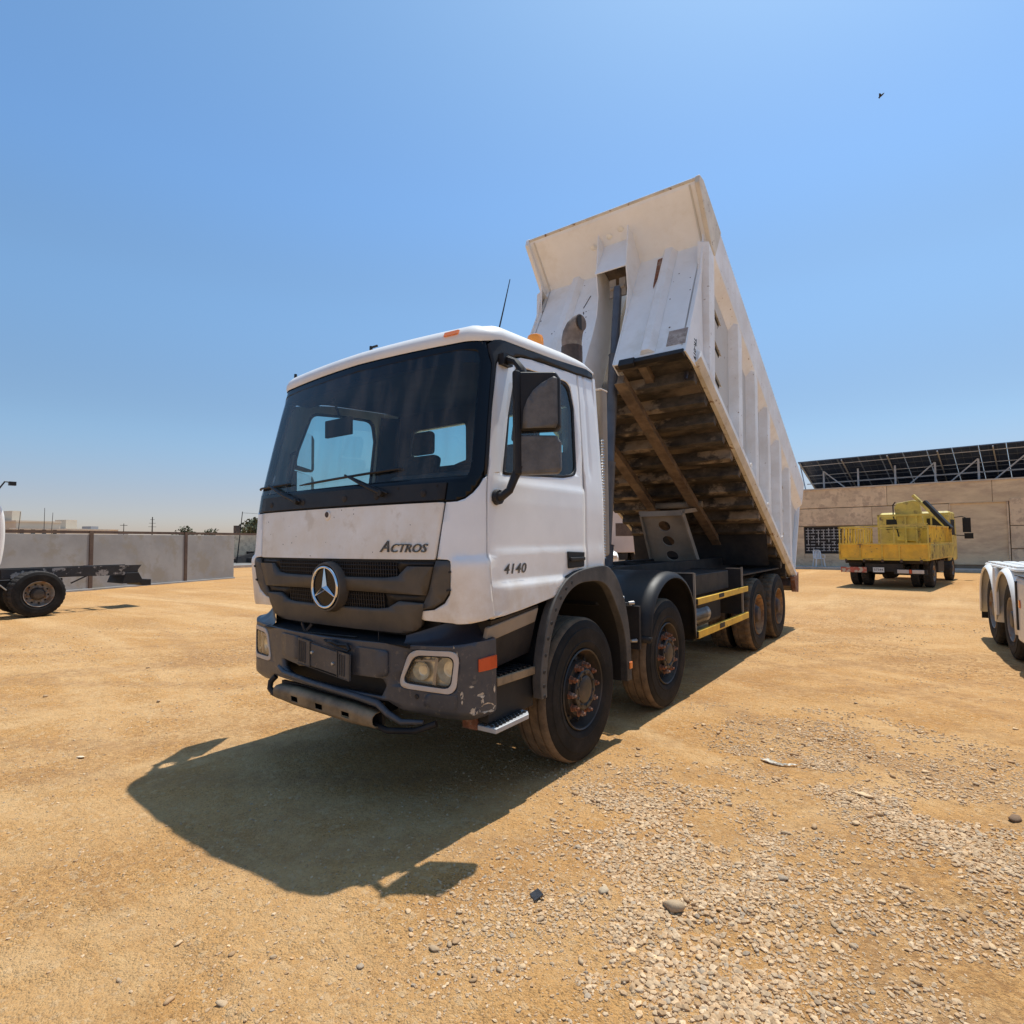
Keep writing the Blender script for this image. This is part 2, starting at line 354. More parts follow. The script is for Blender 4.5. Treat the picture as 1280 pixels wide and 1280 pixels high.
CAB = Skin(1.22, .20, .07, 1.79, [.9, 1.0, 1.2, 1.5, 1.9, 2.05, 2.4, 2.75, 2.9, 3.2], [.15, .12, .07, .04, .07, .09, .16, .235, .27, .34], [1.22, 1.22, 1.22, 1.22, 1.22, 1.215, 1.19, 1.165, 1.15, 1.13])
BMP = Skin(1.21, .25, .15, .62, [.4, 1.3], [-.03, -.03], [1.21, 1.21])
def sy(y, z=2.0): c = CAB.C1(z); return 2+(y-c)/(1.79-c)
def sstep(a, b, x): t = min(1, max(0, (x-a)/(b-a))); return t*t*(3-2*t)
def cabf(off=0, mirror=1):
    def fn(s, z):
        o = off
        if abs(s) > .97:
            k = 1-sstep(1.53, 1.575, z)
            o += .022*k*sstep(.98, 1.25, abs(s))*(1-sstep(1.9, 2.02, abs(s))) if abs(s) < 2.02 else 0
            if abs(s) >= 2.0: o += .020*(1-sstep(1.37, 1.405, z)) + .006*(1-sstep(1.585, 1.61, z)) - .010*sstep(2.02, 2.07, z)*(1-sstep(2.07, 2.5, z))
        return CAB(s*mirror, z, o)
    return fn
cabout = lambda c: Vector((c.x, c.y-1.0, 0)).normalized()
CUT = ((0, .0833), (1, .03)); CUTF = ((0, .1), (1, .1))

# dark liner just behind the outer panels, so that joints read as dark gaps
def liner(sgn):
    o = [(0, 1.10), (1.0*1, 1.19), (2.0, 1.22), (sy(.98), 1.29), (sy(1.12), 1.42), (sy(1.77), 1.47), (sy(1.77), 2.02), (2.0, 2.0), (1.7, 1.98), (1.0, 1.93), (0, 1.93)]
    return surf_obj('inner_shell', M['ink'], TT, o, lambda s, z: CAB(s*sgn, z, -.022), cuts=CUTF, thick=.01, outward=cabout)
liner(1); liner(-1)

# front panel below the windscreen
fp = surf_obj('front_panel', M['white_front'], TT, rpoly([(-.95, 1.895), (.95, 1.895), (.905, 1.545), (-.905, 1.545)], .012), lambda s, z: CAB(s, z, .0), cuts=CUTF, thick=.02, outward=cabout)
def on_front(s, z, off=.0): return CAB(s, z, off)
def front_frame(s, z, off=.004):
    c = on_front(s, z, off); return frame(c, on_front(s+.02, z, off)-on_front(s-.02, z, off), on_front(s, z+.01, off)-on_front(s, z-.01, off))
text('A', .105, 'lettering', M['lettergrey'], fp, front_frame(.515, 1.622), ext=.006, shear=.35, sx=1.15)
text('CTROS', .076, 'lettering', M['lettergrey'], fp, front_frame(.70, 1.612), ext=.006, shear=.3, sx=1.22)
b = MB(); b.lathe([(0, .004), (.030, .004), (.034, 0), (.034, -.004)], on_front(-.055, 1.845, .004), (0, -1, 0), 24); e = b.build('lock_badge', M['white_front'], fp, smooth=40)
b = MB(); b.lathe([(0, .003), (.019, .003), (.021, 0)], on_front(-.055, 1.852, .008), (0, -1, 0), 20); b.build('lock_cap', M['rustdark'], fp, smooth=40)
for i in range(16):
    s = RNG.uniform(-.85, .85); z = RNG.uniform(1.56, 1.88); r = RNG.uniform(.002, .005)
    b = MB() if i == 0 else b; b.lathe([(0, .0012), (r, .0008)], on_front(s, z, .0005), (0, -1, 0), 6)
b.build('paint_chips', M['rustdark'], fp, fix=False)['kind'] = 'stuff'

# windscreen
GL = rpoly([(-1.40, 2.045), (1.40, 2.055), (1.42, 2.875), (.9, 2.905), (0, 2.915), (-.9, 2.905), (-1.42, 2.87)], [.10, .10, .10, 0, 0, 0, .10])
ws = surf_obj('windscreen', M['glass'], TT, GL, lambda s, z: CAB(s, z, -.004), cuts=CUTF, thick=0, outward=cabout)
FR = [(-.97, 1.905), (.97, 1.905)] + [(1.15, 1.907), (1.32, 1.925), (1.47, 1.96), (1.6, 2.005), (1.70, 2.055), (1.745, 2.15), (1.745, 2.5), (1.74, 2.80), (1.68, 2.90), (1.55, 2.945), (1.4, 2.955), (.9, 2.955), (.45, 2.965), (0, 2.97)]
FR += [(-a, z) for a, z in FR[:1:-1][1:]]
surf_obj('glass_border', M['frit'], ws, FR, lambda s, z: CAB(s, z, -.001), holes=[GL], cuts=CUTF, thick=.012, outward=cabout)
surf_obj('sun_strip', M['frit'], ws, rpoly([(-1.41, 2.80), (0, 2.845), (1.41, 2.80), (1.41, 2.874), (.9, 2.905), (0, 2.915), (-.9, 2.905), (-1.41, 2.872)], 0), lambda s, z: CAB(s, z, -.012), cuts=CUTF, thick=0, outward=cabout)
surf_obj('wiper_panel', M['black'], ws, rpoly([(-.965, 1.91), (.955, 1.91), (.965, 2.018), (-.965, 2.018)], .008), lambda s, z: CAB(s, z, .010), cuts=CUTF, thick=.012, outward=cabout)
b = MB()
for s in (-.8, -.35, .12, .42, .8): b.lathe([(0, .008), (.02, .006), (.026, 0)], CAB(s, 1.955, .010), (0, -1, 0), 10)
for s in (.6, .9, -.6): b.lathe([(0, .005), (.008, .004)], CAB(s, 2.0, .010), (0, -1, 0), 8)
b.build('panel_fixings', M['blackframe'], ws, smooth=40)
for (s0, z0, s1, z1, sa, za) in ((-.42, 1.955, -.80, 2.095, -1.18, 2.075), (.47, 1.965, .18, 2.105, -.18, 2.09)):
    pass
def wiper(s0, z0, s1, z1, slo, zlo, shi, zhi):
    b = MB(); b.tube([CAB(s0, z0, .03), CAB((s0+s1)/2, (z0+z1)/2, .045), CAB(s1, z1, .035)], [.014, .010, .007], 8)
    b.tube([CAB(s0+.06, z0-.005, .03), CAB(s1+.04, z1-.01, .035)], .006, 6)
    b.lathe([(0, .03), (.02, .03), (.026, .0)], CAB(s0, z0, .012), (0, -1, 0), 12)
    a = b.build('wiper_arm', M['black'], ws, smooth=50)
    b = MB(); N = 10
    b.tube([CAB(slo+(shi-slo)*i/N, zlo+(zhi-zlo)*i/N, .016) for i in range(N+1)], [.004]+[.009]*(N-1)+[.004], 6); b.build('wiper_blade', M['black'], ws, smooth=50)
wiper(-.42, 1.965, -.86, 2.115, -1.45, 2.10, -.55, 2.11)
wiper(.47, 1.975, .12, 2.12, -.42, 2.085, .62, 2.13)

# black drip band that runs from the windscreen border back over each door
def band(sgn):
    up = [(1.56, 2.93), (1.68, 2.962), (1.85, 2.975), (sy(.62), 2.982), (sy(1.2), 3.02), (sy(1.67), 3.055), (sy(1.77), 3.04)]
    lo = [(sy(1.77), 2.998), (sy(1.5), 2.982), (sy(.73), 2.942), (sy(.56), 2.92), (sy(.5), 2.90), (1.9, 2.87), (1.80, 2.80), (1.765, 2.5), (1.765, 2.12), (1.74, 2.06), (1.70, 2.06), (1.70, 2.80), (1.60, 2.88)]
    surf_obj('roof_gutter', M['black'], TT, up+lo, lambda s, z: CAB(s*sgn, z, .010), cuts=((0, .0833), (1, .2)), thick=.03, outward=cabout)
band(1); band(-1)

# lower corner panels and air deflectors
def corner(sgn):
    o = [(.965, 1.893), (1.15, 1.895), (1.32, 1.912), (1.47, 1.946), (1.6, 1.99), (1.70, 2.04), (1.765, 2.05), (1.80, 1.8), (1.84, 1.59), (1.92, 1.20)]
    o += [(1.7, 1.182), (1.4, 1.166), (1.1, 1.160), (.80, 1.168), (.772, 1.178), (.770, 1.222), (.88, 1.236), (.96, 1.28), (1.02, 1.36), (1.055, 1.44), (1.075, 1.51), (1.05, 1.535), (.99, 1.545), (.922, 1.548)]
    c = surf_obj('corner_panel', M['white'], TT, o, cabf(0, sgn), cuts=((0, .05), (1, .022)), thick=.02, outward=cabout)
    d = [(.918, 1.538), (.99, 1.538), (1.045, 1.527), (1.066, 1.51), (1.046, 1.44), (1.01, 1.365), (.95, 1.29), (.875, 1.247), (.785, 1.232), (.80, 1.25), (.86, 1.36)]
    dd = surf_obj('air_deflector', M['grille'], TT, d, lambda s, z: CAB(s*sgn, z, .006), cuts=CUTF, thick=.02, outward=cabout)
    b = MB()
    for q, z in ((1.03, 1.47), (.985, 1.36)): b.bar(CAB(q*sgn, z, .008), CAB((q+.045)*sgn, z+.004, .008), .012, .012)
    b.build('panel_clip', M['ink'], dd)
corner(1); corner(-1)

# doors
def door(sgn):
    o = [(1.962, 1.183), (1.882, 1.59), (1.842, 1.8), (1.805, 2.05), (1.785, 2.5), (1.83, 2.80), (1.92, 2.86), (sy(.52), 2.893), (sy(.58), 2.912), (sy(.73), 2.932), (sy(1.2), 2.958), (sy(1.478), 2.972), (sy(1.483), 2.4), (sy(1.493), 2.13), (sy(1.493), 1.435), (sy(1.30), 1.428), (sy(1.17), 1.395), (sy(1.07), 1.31), (sy(.99), 1.262), (sy(.6), 1.212)]
    win = rpoly([(sy(.44), 2.075), (sy(.455), 2.48), (sy(.52), 2.84), (sy(.9), 2.868), (sy(1.34), 2.885), (sy(1.40), 2.68), (sy(1.395), 2.15), (sy(1.2), 2.118)], [.02, 0, .05, 0, .07, 0, .06, 0])
    d = surf_obj('door', M['white'], TT, o, cabf(0, sgn), holes=[win], cuts=((0, .06), (1, .02)), thick=.03, outward=cabout)
    inn = [(sy(.47), 2.095), (sy(.485), 2.48), (sy(.545), 2.815), (sy(.9), 2.845), (sy(1.31), 2.86), (sy(1.375), 2.67), (sy(1.37), 2.165), (sy(1.2), 2.138)]
    inn = rpoly(inn, [.02, 0, .05, 0, .07, 0, .06, 0])
    surf_obj('window_seal', M['ink'], d, win, lambda s, z: CAB(s*sgn, z, -.008), holes=[inn], cuts=CUTF, thick=.02, outward=cabout)
    surf_obj('side_window', M['glassside'], d, inn, lambda s, z: CAB(s*sgn, z, -.016), cuts=CUTF, thick=0, outward=cabout)
    X = 1.228*sgn
    b = MB(); b.prism([(X, 1.18+.02, 1.45), (X, 1.43, 1.455), (X, 1.44, 1.565), (X, 1.19, 1.575)], (.012*sgn, 0, 0)); hp = b.build('handle', M['ink'], d, bevel=.008)
    b = MB(); b.prism([(X+.012*sgn, 1.21, 1.50), (X+.012*sgn, 1.42, 1.505), (X+.012*sgn, 1.42, 1.53), (X+.012*sgn, 1.21, 1.53)], (.018*sgn, 0, 0)); b.build('handle_grip', M['black'], d, bevel=.006)
    c = CAB(sgn*sy(.575), 1.475, .011)
    text('4140', .088, 'lettering', M['lettergrey'], d, frame(c, (0, sgn, 0), (0, 0, 1)), ext=.0006, shear=.22, sx=1.3, off=.0015, spacing=1.08)
    # pillar behind the door
    o = [(sy(1.51), 1.44), (sy(1.512), 2.13), (sy(1.50), 2.4), (sy(1.495), 2.974), (sy(1.60), 2.984), (sy(1.78), 2.99), (sy(1.79), 2.5), (sy(1.79), 1.45)]
    def pf(s, z):
        k = .012*(1-sstep(0, .028, abs(1.79*0 + (s-sy(1.605)))*1.49)) if z > 2.2 else 0
        return CAB(s*sgn, z, -k + (.006*(1-sstep(1.585, 1.61, z))))
    surf_obj('rear_pillar', M['white'], TT, o, pf, cuts=((0, .015), (1, .05)), thick=.02, outward=cabout)
    return d
door(1); door(-1)

# roof
def roof():
    qs = list(np.linspace(-3, 3, 121)); V = []; F = []
    def z0(q):
        q = abs(q); return float(np.interp(q, [0, .9, 1.4, 1.68, 1.9, sy(1.2), sy(1.67), 3], [2.97, 2.955, 2.95, 2.96, 2.975, 3.018, 3.045, 3.03]))
    def top(q):
        q = abs(q); return float(np.interp(q, [0, 1, 1.5, 2, sy(1.3), sy(1.6), 3], [.135, .145, .14, .13, .125, .105, .06]))
    rings = [(0, 0), (.15, -.006), (.35, -.004), (.58, .014), (.78, .045), (.92, .09), (1.0, .16)]
    cen = Vector((0, 1.05, 0)); n = len(qs)
    for t, ins in rings:
        for q in qs:
            z = z0(q)+top(q)*t; p = CAB(q, z0(q), .006); d = Vector((cen.x*0+0-p.x*.9, (cen.y-p.y), 0)).normalized()
            if abs(q) > 2: d = Vector((-1 if q > 0 else 1, 0, 0))
            elif abs(q) > 1: k = abs(q)-1; d = (Vector((0, 1, 0))*(1-k)+Vector((-1 if q > 0 else 1, 0, 0))*k).normalized()
            else: d = Vector((0, 1, 0))
            V.append((p.x+d.x*ins, p.y+d.y*ins, z))
    # crown rows
    for k in (.5, 1.0):
        for q in qs:
            p = Vector(V[(len(rings)-1)*n + qs.index(q)]); c = Vector((p.x*(1-k)*.9, min(max(p.y, .7), 1.5), 3.17)); V.append(tuple(p.lerp(c, k)))
    R_ = len(rings)+2
    for r in range(R_-1):
        for i in range(n-1): F.append((r*n+i, r*n+i+1, (r+1)*n+i+1, (r+1)*n+i))
    # close the rear
    b = MB(); b.add(V, F)
    rear = [(r*n, r*n+n-1) for r in range(R_)]
    for r in range(R_-1): b.f.append((rear[r][0], rear[r][1], rear[r+1][1], rear[r+1][0]))
    return b.build('roof', M['roofw'], TT, smooth=50)
rf = roof()
bt = CAB(.90, 3.01, -.005)
b = MB(); fr = lambda q, z, o: CAB(q, z, o)
b.add([fr(.845, 3.008, .0), fr(.965, 3.010, .0), fr(.965, 3.046, -.012), fr(.845, 3.042, -.012), fr(.85, 3.010, .036), fr(.96, 3.012, .036), fr(.96, 3.043, .026), fr(.85, 3.040, .026)], [(4, 5, 6, 7), (0, 1, 5, 4), (1, 2, 6, 5), (2, 3, 7, 6), (3, 0, 4, 7)]); b.build('marker_lamp', M['orange'], rf)
b = MB(); b.tube([(.83, .9, 3.12), (.83, .9, 3.19), (.835, .9, 3.22)], [.03, .02, .012], 10); b.tube([(.835, .9, 3.2), (.885, .9, 3.36), (.95, .9, 3.58)], [.006, .005, .003], 6); b.build('aerial', M['ink'], rf, smooth=40)
b = MB(); b.tube([(-.02, .42, 3.07), (-.02, .42, 3.15)], [.014, .012], 8); b.tube([(-.03, .42, 3.14), (.03, .44, 3.15)], .009, 6); b.build('washer_nozzle', M['ink'], rf)
b = MB(); b.tube([(-1.0, .42, 3.06), (-1.0, .42, 3.11)], [.014, .012], 8); b.build('washer_nozzle', M['ink'], rf)
b = MB(); b.lathe([(0, .0), (.075, 0), (.075, .05), (.07, .06)], (.70, 1.60, 3.235), (0, 0, 1), 24); b.tube([(.70, 1.60, 3.1), (.70, 1.60, 3.24)], .03, 8); b.build('beacon_base', M['orange'], rf, smooth=40)
b = MB(); b.lathe([(.068, 0), (.072, .02), (.070, .09), (.062, .115), (.03, .13), (0, .132)], (.70, 1.60, 3.29), (0, 0, 1), 24, mod=lambda r, h, j, k: r*(1+.02*(k % 2))); b.build('beacon_lens', M['beacon'], rf, smooth=40)

# rear wall of the cab with two small windows
def rwall():
    wins = [rpoly([(a, 2.40), (a+.75, 2.40), (a+.75, 2.80), (a, 2.80)], .06) for a in (-.94, .19)]
    bm = poly_sheet([(-1.21, 1.46), (1.21, 1.46), (1.21, 2.0), (1.15, 3.0), (-1.15, 3.0), (-1.21, 2.0)], wins, cuts=())
    me = bpy.data.meshes.new('rear_wall')
    for v in bm.verts: v.co = Vector((v.co.x, 1.775, v.co.y))-wloc(TT)
    bm.to_mesh(me); bm.free(); me.materials.append(M['white']); me.materials.append(M['interior'])
    o = bpy.data.objects.new('rear_wall', me); COL.objects.link(o); o.parent = TT
    sm = o.modifiers.new('t', 'SOLIDIFY'); sm.thickness = .04; sm.offset = -1
    for wn in wins:
        b = MB(); b.add([(x, 1.77, z) for x, z in wn], [tuple(range(len(wn)))]); b.build('rear_window', M['glassside'], o, fix=False)
    bm = poly_sheet([(-1.17, 1.4), (1.17, 1.4), (1.13, 2.97), (-1.13, 2.97)], wins, cuts=())
    me = bpy.data.meshes.new('wall_lining')
    for v in bm.verts: v.co = Vector((v.co.x, 1.73, v.co.y))-wloc(TT)
    bm.to_mesh(me); bm.free(); me.materials.append(M['interior']); q = bpy.data.objects.new('wall_lining', me); COL.objects.link(q); q.parent = o
    sm = q.modifiers.new('t', 'SOLIDIFY'); sm.thickness = .02; sm.offset = 0
rwall()
# interior: floor, dashboard, headlining, seats, steering wheel
b = MB(); b.box(-1.16, 1.16, .30, 1.74, 1.40, 1.46); b.build('cab_floor', M['interior'], TT)
b = MB(); b.prism([(-1.10, .22, 1.5), (-1.10, .20, 2.0), (-1.10, .40, 2.07), (-1.10, .66, 2.02), (-1.10, .72, 1.7), (-1.10, .5, 1.5)], (2.2, 0, 0)); b.box(.18, .95, .42, .78, 1.98, 2.13); db = b.build('dashboard', M['interior2'], TT, bevel=.03, seg=3)
b = MB(); b.box(-1.10, 1.10, .5, 1.73, 2.965, 2.985); b.box(-1.09, 1.09, .40, .62, 2.86, 2.95); b.build('headlining', M['interior'], TT, bevel=.01)
for sg in (-1, 1):
    wf = [(sy(.42), 1.47), (sy(1.75), 1.47), (sy(1.75), 2.10), (sy(.40), 2.06)]
    surf_obj('door_lining', M['interior'], TT, wf, lambda s, z: CAB(s*sg, z, -.045), cuts=CUTF, thick=.01, outward=cabout)
    wf = [(sy(1.42), 2.10), (sy(1.75), 2.10), (sy(1.75), 2.95), (sy(1.42), 2.92)]
    surf_obj('pillar_lining', M['interior'], TT, wf, lambda s, z: CAB(s*sg, z, -.045), cuts=CUTF, thick=.01, outward=cabout)
def seat(x):
    b = MB(); b.box(x-.25, x+.25, .95, 1.45, 1.85, 1.99); s = b.build('seat', M['seat'], TT, bevel=.05, seg=3)
    b = MB(); b.prism([(x-.24, 1.36, 1.95), (x-.21, 1.52, 2.50), (x+.21, 1.52, 2.50), (x+.24, 1.36, 1.95)], (0, .13, -.02)); b.build('backrest', M['seat'], s, bevel=.05, seg=3)
    b = MB(); b.prism([(x-.14, 1.53, 2.51), (x-.12, 1.555, 2.74), (x+.12, 1.555, 2.74), (x+.14, 1.53, 2.51)], (0, .09, -.01)); b.build('headrest', M['seat'], s, bevel=.04, seg=3)
    b = MB(); b.box(x-.18, x+.18, 1.0, 1.4, 1.46, 1.85); b.build('seat_base', M['interior'], s)
seat(.60); seat(-.62)
sc_ = Vector((.58, .80, 2.17)); ax = Vector((0, -.55, .83)).normalized(); e1 = Vector((1, 0, 0)); e2 = ax.cross(e1)
b = MB(); b.tube([sc_+(e1*math.cos(t)+e2*math.sin(t))*.225 for t in np.linspace(0, 2*PI, 32, endpoint=False)], .016, 8, closed=True)
for a in (.3, PI-.3, 1.5*PI): b.bar(sc_, sc_+(e1*math.cos(a)+e2*math.sin(a))*.22, .05, .015, ax)
b.lathe([(0, .02), (.07, .015), (.08, -.02)], sc_, ax, 16); b.tube([sc_, sc_-ax*.3], .03, 8); b.build('steering_wheel', M['ink'], TT, smooth=40)
b = MB(); b.tube([(-.40, .36, 2.80), (-.40, .42, 2.66)], .012, 6); b.box(-.56, -.24, .40, .43, 2.50, 2.64); b.build('interior_mirror', M['ink'], TT, bevel=.03)
b = MB(); b.tube([(-1.1, .42, 2.08), (-1.08, .42, 2.3), (-1.09, .44, 2.42), (-1.11, .5, 2.45)], .014, 8); b.build('grab_handle', M['ink'], TT, smooth=40)

# ---- grille
def gsurf(name, m, o, off, parent, th=.02, holes=(), cuts=CUTF): return surf_obj(name, m, parent, o, lambda s, z: CAB(s, z, off), holes=holes, cuts=cuts, thick=th, outward=cabout)
gr = gsurf('grille', M['ink'], [(-.90, 1.53), (.90, 1.53), (.80, 1.24), (.68, 1.12), (-.68, 1.12), (-.80, 1.24)], -.03, TT, .01)
up = [(-.902, 1.532), (-.902, 1.505), (-.70, 1.505), (-.62, 1.44), (-.50, 1.428), (0, 1.424), (.50, 1.428), (.60, 1.435), (.70, 1.505), (.902, 1.505)]
# upper bar: closed shape between two dark slots
bar1 = [(-.895, 1.502), (-.71, 1.502), (-.63, 1.437), (-.52, 1.424), (0, 1.420), (.52, 1.424), (.63, 1.437), (.71, 1.502), (.895, 1.502), (.835, 1.325), (.0, 1.335), (-.835, 1.325)]
gsurf('grille_bar', M['grille'], bar1, .012, gr, .045)
bar2 = rpoly([(-.815, 1.272), (-.62, 1.278), (-.53, 1.232), (-.44, 1.222), (0, 1.217), (.44, 1.222), (.53, 1.232), (.62, 1.278), (.815, 1.272), (.76, 1.11), (.66, 1.075), (0, 1.072), (-.66, 1.075), (-.76, 1.11)], [0]*9+[.03, .03, 0, .03, .03])
gsurf('grille_bar', M['grille'], bar2, .012, gr, .045)
gsurf('slot_end', M['black'], [(.60, 1.528), (.895, 1.528), (.89, 1.506), (.70, 1.506), (.64, 1.46)], -.008, gr, .01)
gsurf('slot_end', M['black'], [(-.60, 1.528), (-.895, 1.528), (-.89, 1.506), (-.70, 1.506), (-.64, 1.46)], -.008, gr, .01)
gsurf('slot_end', M['black'], [(.50, 1.330), (.835, 1.322), (.815, 1.276), (.62, 1.282), (.54, 1.25)], -.008, gr, .01)
gsurf('slot_end', M['black'], [(-.50, 1.330), (-.835, 1.322), (-.815, 1.276), (-.62, 1.282), (-.54, 1.25)], -.008, gr, .01)
b = MB()
for z0, z1, lim in ((1.43, 1.525, .62), (1.225, 1.325, .5)):
    for s in np.arange(-lim, lim+.001, .022):
        b.bar(CAB(s, z0, -.010), CAB(s, z1, -.010), .007, .016, (0, 1, 0))
    for z in np.linspace(z0+.02, z1-.02, 3): b.tube([CAB(s, z, -.006) for s in np.linspace(-lim, lim, 7)], .004, 4)
tag(b.build('grille_mesh', M['black'], gr), kind='stuff')
# star badge
sc_ = CAB(.004, 1.350, .045); fm = frame(sc_, CAB(0, 1.35)-CAB(-.1, 1.35), (0, -.02, 1)); fx = fm.to_3x3()
rgt, upv, nrm = fx.col[0], fx.col[1], fx.col[2]
b = MB(); b.lathe([(0, 0), (.148, 0), (.156, .012), (.166, .010), (.172, -.01), (.176, -.06)], sc_, nrm, 48); bd = b.build('badge', M['grille'], gr, smooth=40)
b = MB(); b.lathe([(0, .006), (.142, .006), (.148, -.002)], sc_, nrm, 48); b.build('badge_disc', M['frit'], gr, smooth=40)
b = MB(); b.tube([sc_+nrm*.012+(rgt*math.cos(t)+upv*math.sin(t))*.138 for t in np.linspace(0, 2*PI, 48, endpoint=False)], .0095, 8, closed=True)
for k in range(3):
    a = PI/2+k*2*PI/3; d = rgt*math.cos(a)+upv*math.sin(a)
    tip = sc_+d*.137+nrm*.012; c0 = sc_+nrm*.034
    l = a+PI/3; l2 = a-PI/3
    A = sc_+(rgt*math.cos(l)+upv*math.sin(l))*.022+nrm*.008; B_ = sc_+(rgt*math.cos(l2)+upv*math.sin(l2))*.022+nrm*.008
    b.add([tip+(rgt*math.cos(l)+upv*math.sin(l))*.003, c0, A, B_, tip-(rgt*math.cos(l)+upv*math.sin(l))*.003], [(0, 1, 2), (4, 3, 1), (0, 4, 1)])
b.build('three_pointed_star', M['chrome'], gr, smooth=20)

# ---- bumper
def bsurf(name, m, o, off=0, parent=TT, th=.03, holes=(), cuts=((0, .1), (1, .1)), fn=None): return surf_obj(name, m, parent, o, fn or (lambda s, z: BMP(s, z, off)), holes=holes, cuts=cuts, thick=th, outward=lambda c: Vector((c.x, c.y-.9, 0)).normalized())
def lamp_outline(sg, g=0):
    o = [(.786-g, .985+g), (1.100+g, .992+g), (1.075+g, .752-g), (.700-g, .768-g)]
    o = rpoly(o, .065+g*.5, 6)
    o = [(sg*(a/1.034 if a <= 1.034 else 1+(a-1.034)/.317), z) for a, z in o]
    return o if sg > 0 else o[::-1]
def bmpf(s, z):
    # deck rolls back above z=1.04 , lower edge tucks under
    a = abs(s); o = 0
    if z < .64: o = -.05*sstep(.64, .57, z)
    return BMP(s, z, o)
opening = rpoly([(-.47, .815), (-.30, .80), (.56, .80), (.59, .76), (.55, .685), (-.36, .715), (-.45, .75)], .015)
ob_ = [(-2.02, 1.058), (-1.95, 1.06), (-1.5, 1.055), (-1.0, 1.035), (-.74, 1.025), (0, 1.02), (.74, 1.02), (1.0, 1.03), (1.5, 1.05), (1.95, 1.06), (2.02, 1.055), (2.02, .61), (1.95, .60), (1.5, .585), (.9, .59), (.70, .62), (.60, .665), (0, .67), (-.60, .67), (-.70, .62), (-.9, .59), (-1.5, .585), (-1.95, .60), (-2.02, .61)]
bp_ = bsurf('bumper', M['bumper'], ob_, holes=[opening, lamp_outline(1, .012), lamp_outline(-1, .012)], fn=bmpf, cuts=((0, .1), (1, .03)), th=.035)
# slanted deck above each side and behind the bumper top
def deck(sgn):
    V = []; F = []; qs = np.concatenate([np.linspace(.70, 1, 5), np.linspace(1.1, 2, 9), np.array([2.02])]); R_ = 7
    for q in qs:
        zt = float(np.interp(q, [.7, .74, 1, 1.5, 2, 3], [1.02, 1.02, 1.03, 1.05, 1.06, 1.055]))
        for j in range(R_):
            t = j/(R_-1); ins = .13*math.sin(t*PI/2)*min(1, (q-.55)*2.2); up_ = .125*(1-math.cos(t*PI/2))*min(1, (q-.60)*2.4)+.02*t
            V.append(BMP(q*sgn, zt+up_, -ins))
    n = R_
    for i in range(len(qs)-1):
        for j in range(n-1): F.append((i*n+j, i*n+j+1, (i+1)*n+j+1, (i+1)*n+j))
    b = MB(); b.add(V, F); b.build('bumper_deck', M['navyblack'], bp_, smooth=60)
deck(1); deck(-1)
b = MB(); b.prism([(-.78, .05, 1.0), (-.78, .30, 1.0), (-.78, .30, 1.06), (-.78, .02, 1.02)], (1.56, 0, 0)); b.build('step_ledge', M['black'], bp_)
b = MB(); b.box(-.80, .80, .16, .20, .62, 1.02); b.box(-.9, .9, .20, .40, .95, 1.22); b.build('radiator_shroud', M['ink'], TT)
b = MB(); b.bar((-.30, .03, 1.08), (-.24, .02, 1.02), .01, .02); b.bar((-.18, .03, 1.08), (-.24, .02, 1.02), .01, .02); b.tube([(-.24, .02, 1.02), (.30, .04, 1.03)], .006, 6); b.tube([(.5, .05, 1.08), (.5, .05, 1.02)], .004, 6); b.build('release_rod', M['blackframe'], bp_)
# raised centre panels
bsurf('bumper_panel', M['bumper'], rpoly([(-.48, 1.0), (-.235, .995), (-.235, .835), (-.46, .84)], .02), .012, bp_, .016)
bsurf('bumper_panel', M['bumper'], rpoly([(.345, .985), (.60, .975), (.60, .83), (.57, .81), (.345, .81)], .02), .012, bp_, .016)
# bare number plate holder, bent
def q4(p00, p10, p11, p01): return lambda u, v: (Vector(p00)*(1-u)+Vector(p10)*u)*(1-v)+(Vector(p01)*(1-u)+Vector(p11)*u)*v
pf = q4((-.235, -.045, .815), (.345, -.055, .765), (.345, -.055, .935), (-.235, -.045, .995))
b = MB()
def plate(u0, u1, v0, v1, d):
    b.add([pf(u0, v0), pf(u1, v0), pf(u1, v1), pf(u0, v1)]+[pf(u, v)+Vector((0, d, 0)) for u, v in ((u0, v0), (u1, v0), (u1, v1), (u0, v1))], [(0, 1, 2, 3), (7, 6, 5, 4), (0, 4, 5, 1), (1, 5, 6, 2), (2, 6, 7, 3), (3, 7, 4, 0)])
plate(0, .25, 0, 1, .012); plate(.25, .78, .06, .94, .022); plate(.78, 1, 0, 1, .012)
npb = b.build('number_plate_holder', M['bumper'], bp_, bevel=.004)
b = MB()
for u in (.03, .07, .11, .15, .82, .86, .9): b.bar(pf(u, .1)+Vector((0, -.003, 0)), pf(u, .9)+Vector((0, -.003, 0)), .006, .006)
plate(.25, .26, 0, 1, -.006); plate(.775, .785, 0, 1, -.006); plate(0, 1, .985, 1, -.004); plate(.975, 1, 0, 1, -.006); plate(0, 1, 0, .02, -.004)
b.build('holder_ribs', M['grille'], bp_)
b = MB()
for u, v in ((.30, .60), (.70, .45)): b.lathe([(0, .012), (.010, .010), (.013, 0)], pf(u, v)+Vector((0, .0, 0)), (0, -1, 0), 10)
b.build('plate_screw', M['steel'], bp_, smooth=40)
b = MB(); b.tube([(.10, -.04, .995), (.16, -.05, 1.0), (.22, -.045, .985), (.30, -.04, .99), (.33, -.045, .96)], .012, 6); b.tube([(.05, -.035, 1.0), (.2, -.06, .972), (.33, -.055, .955)], .007, 6); b.build('cable_loom', M['ink'], bp_)
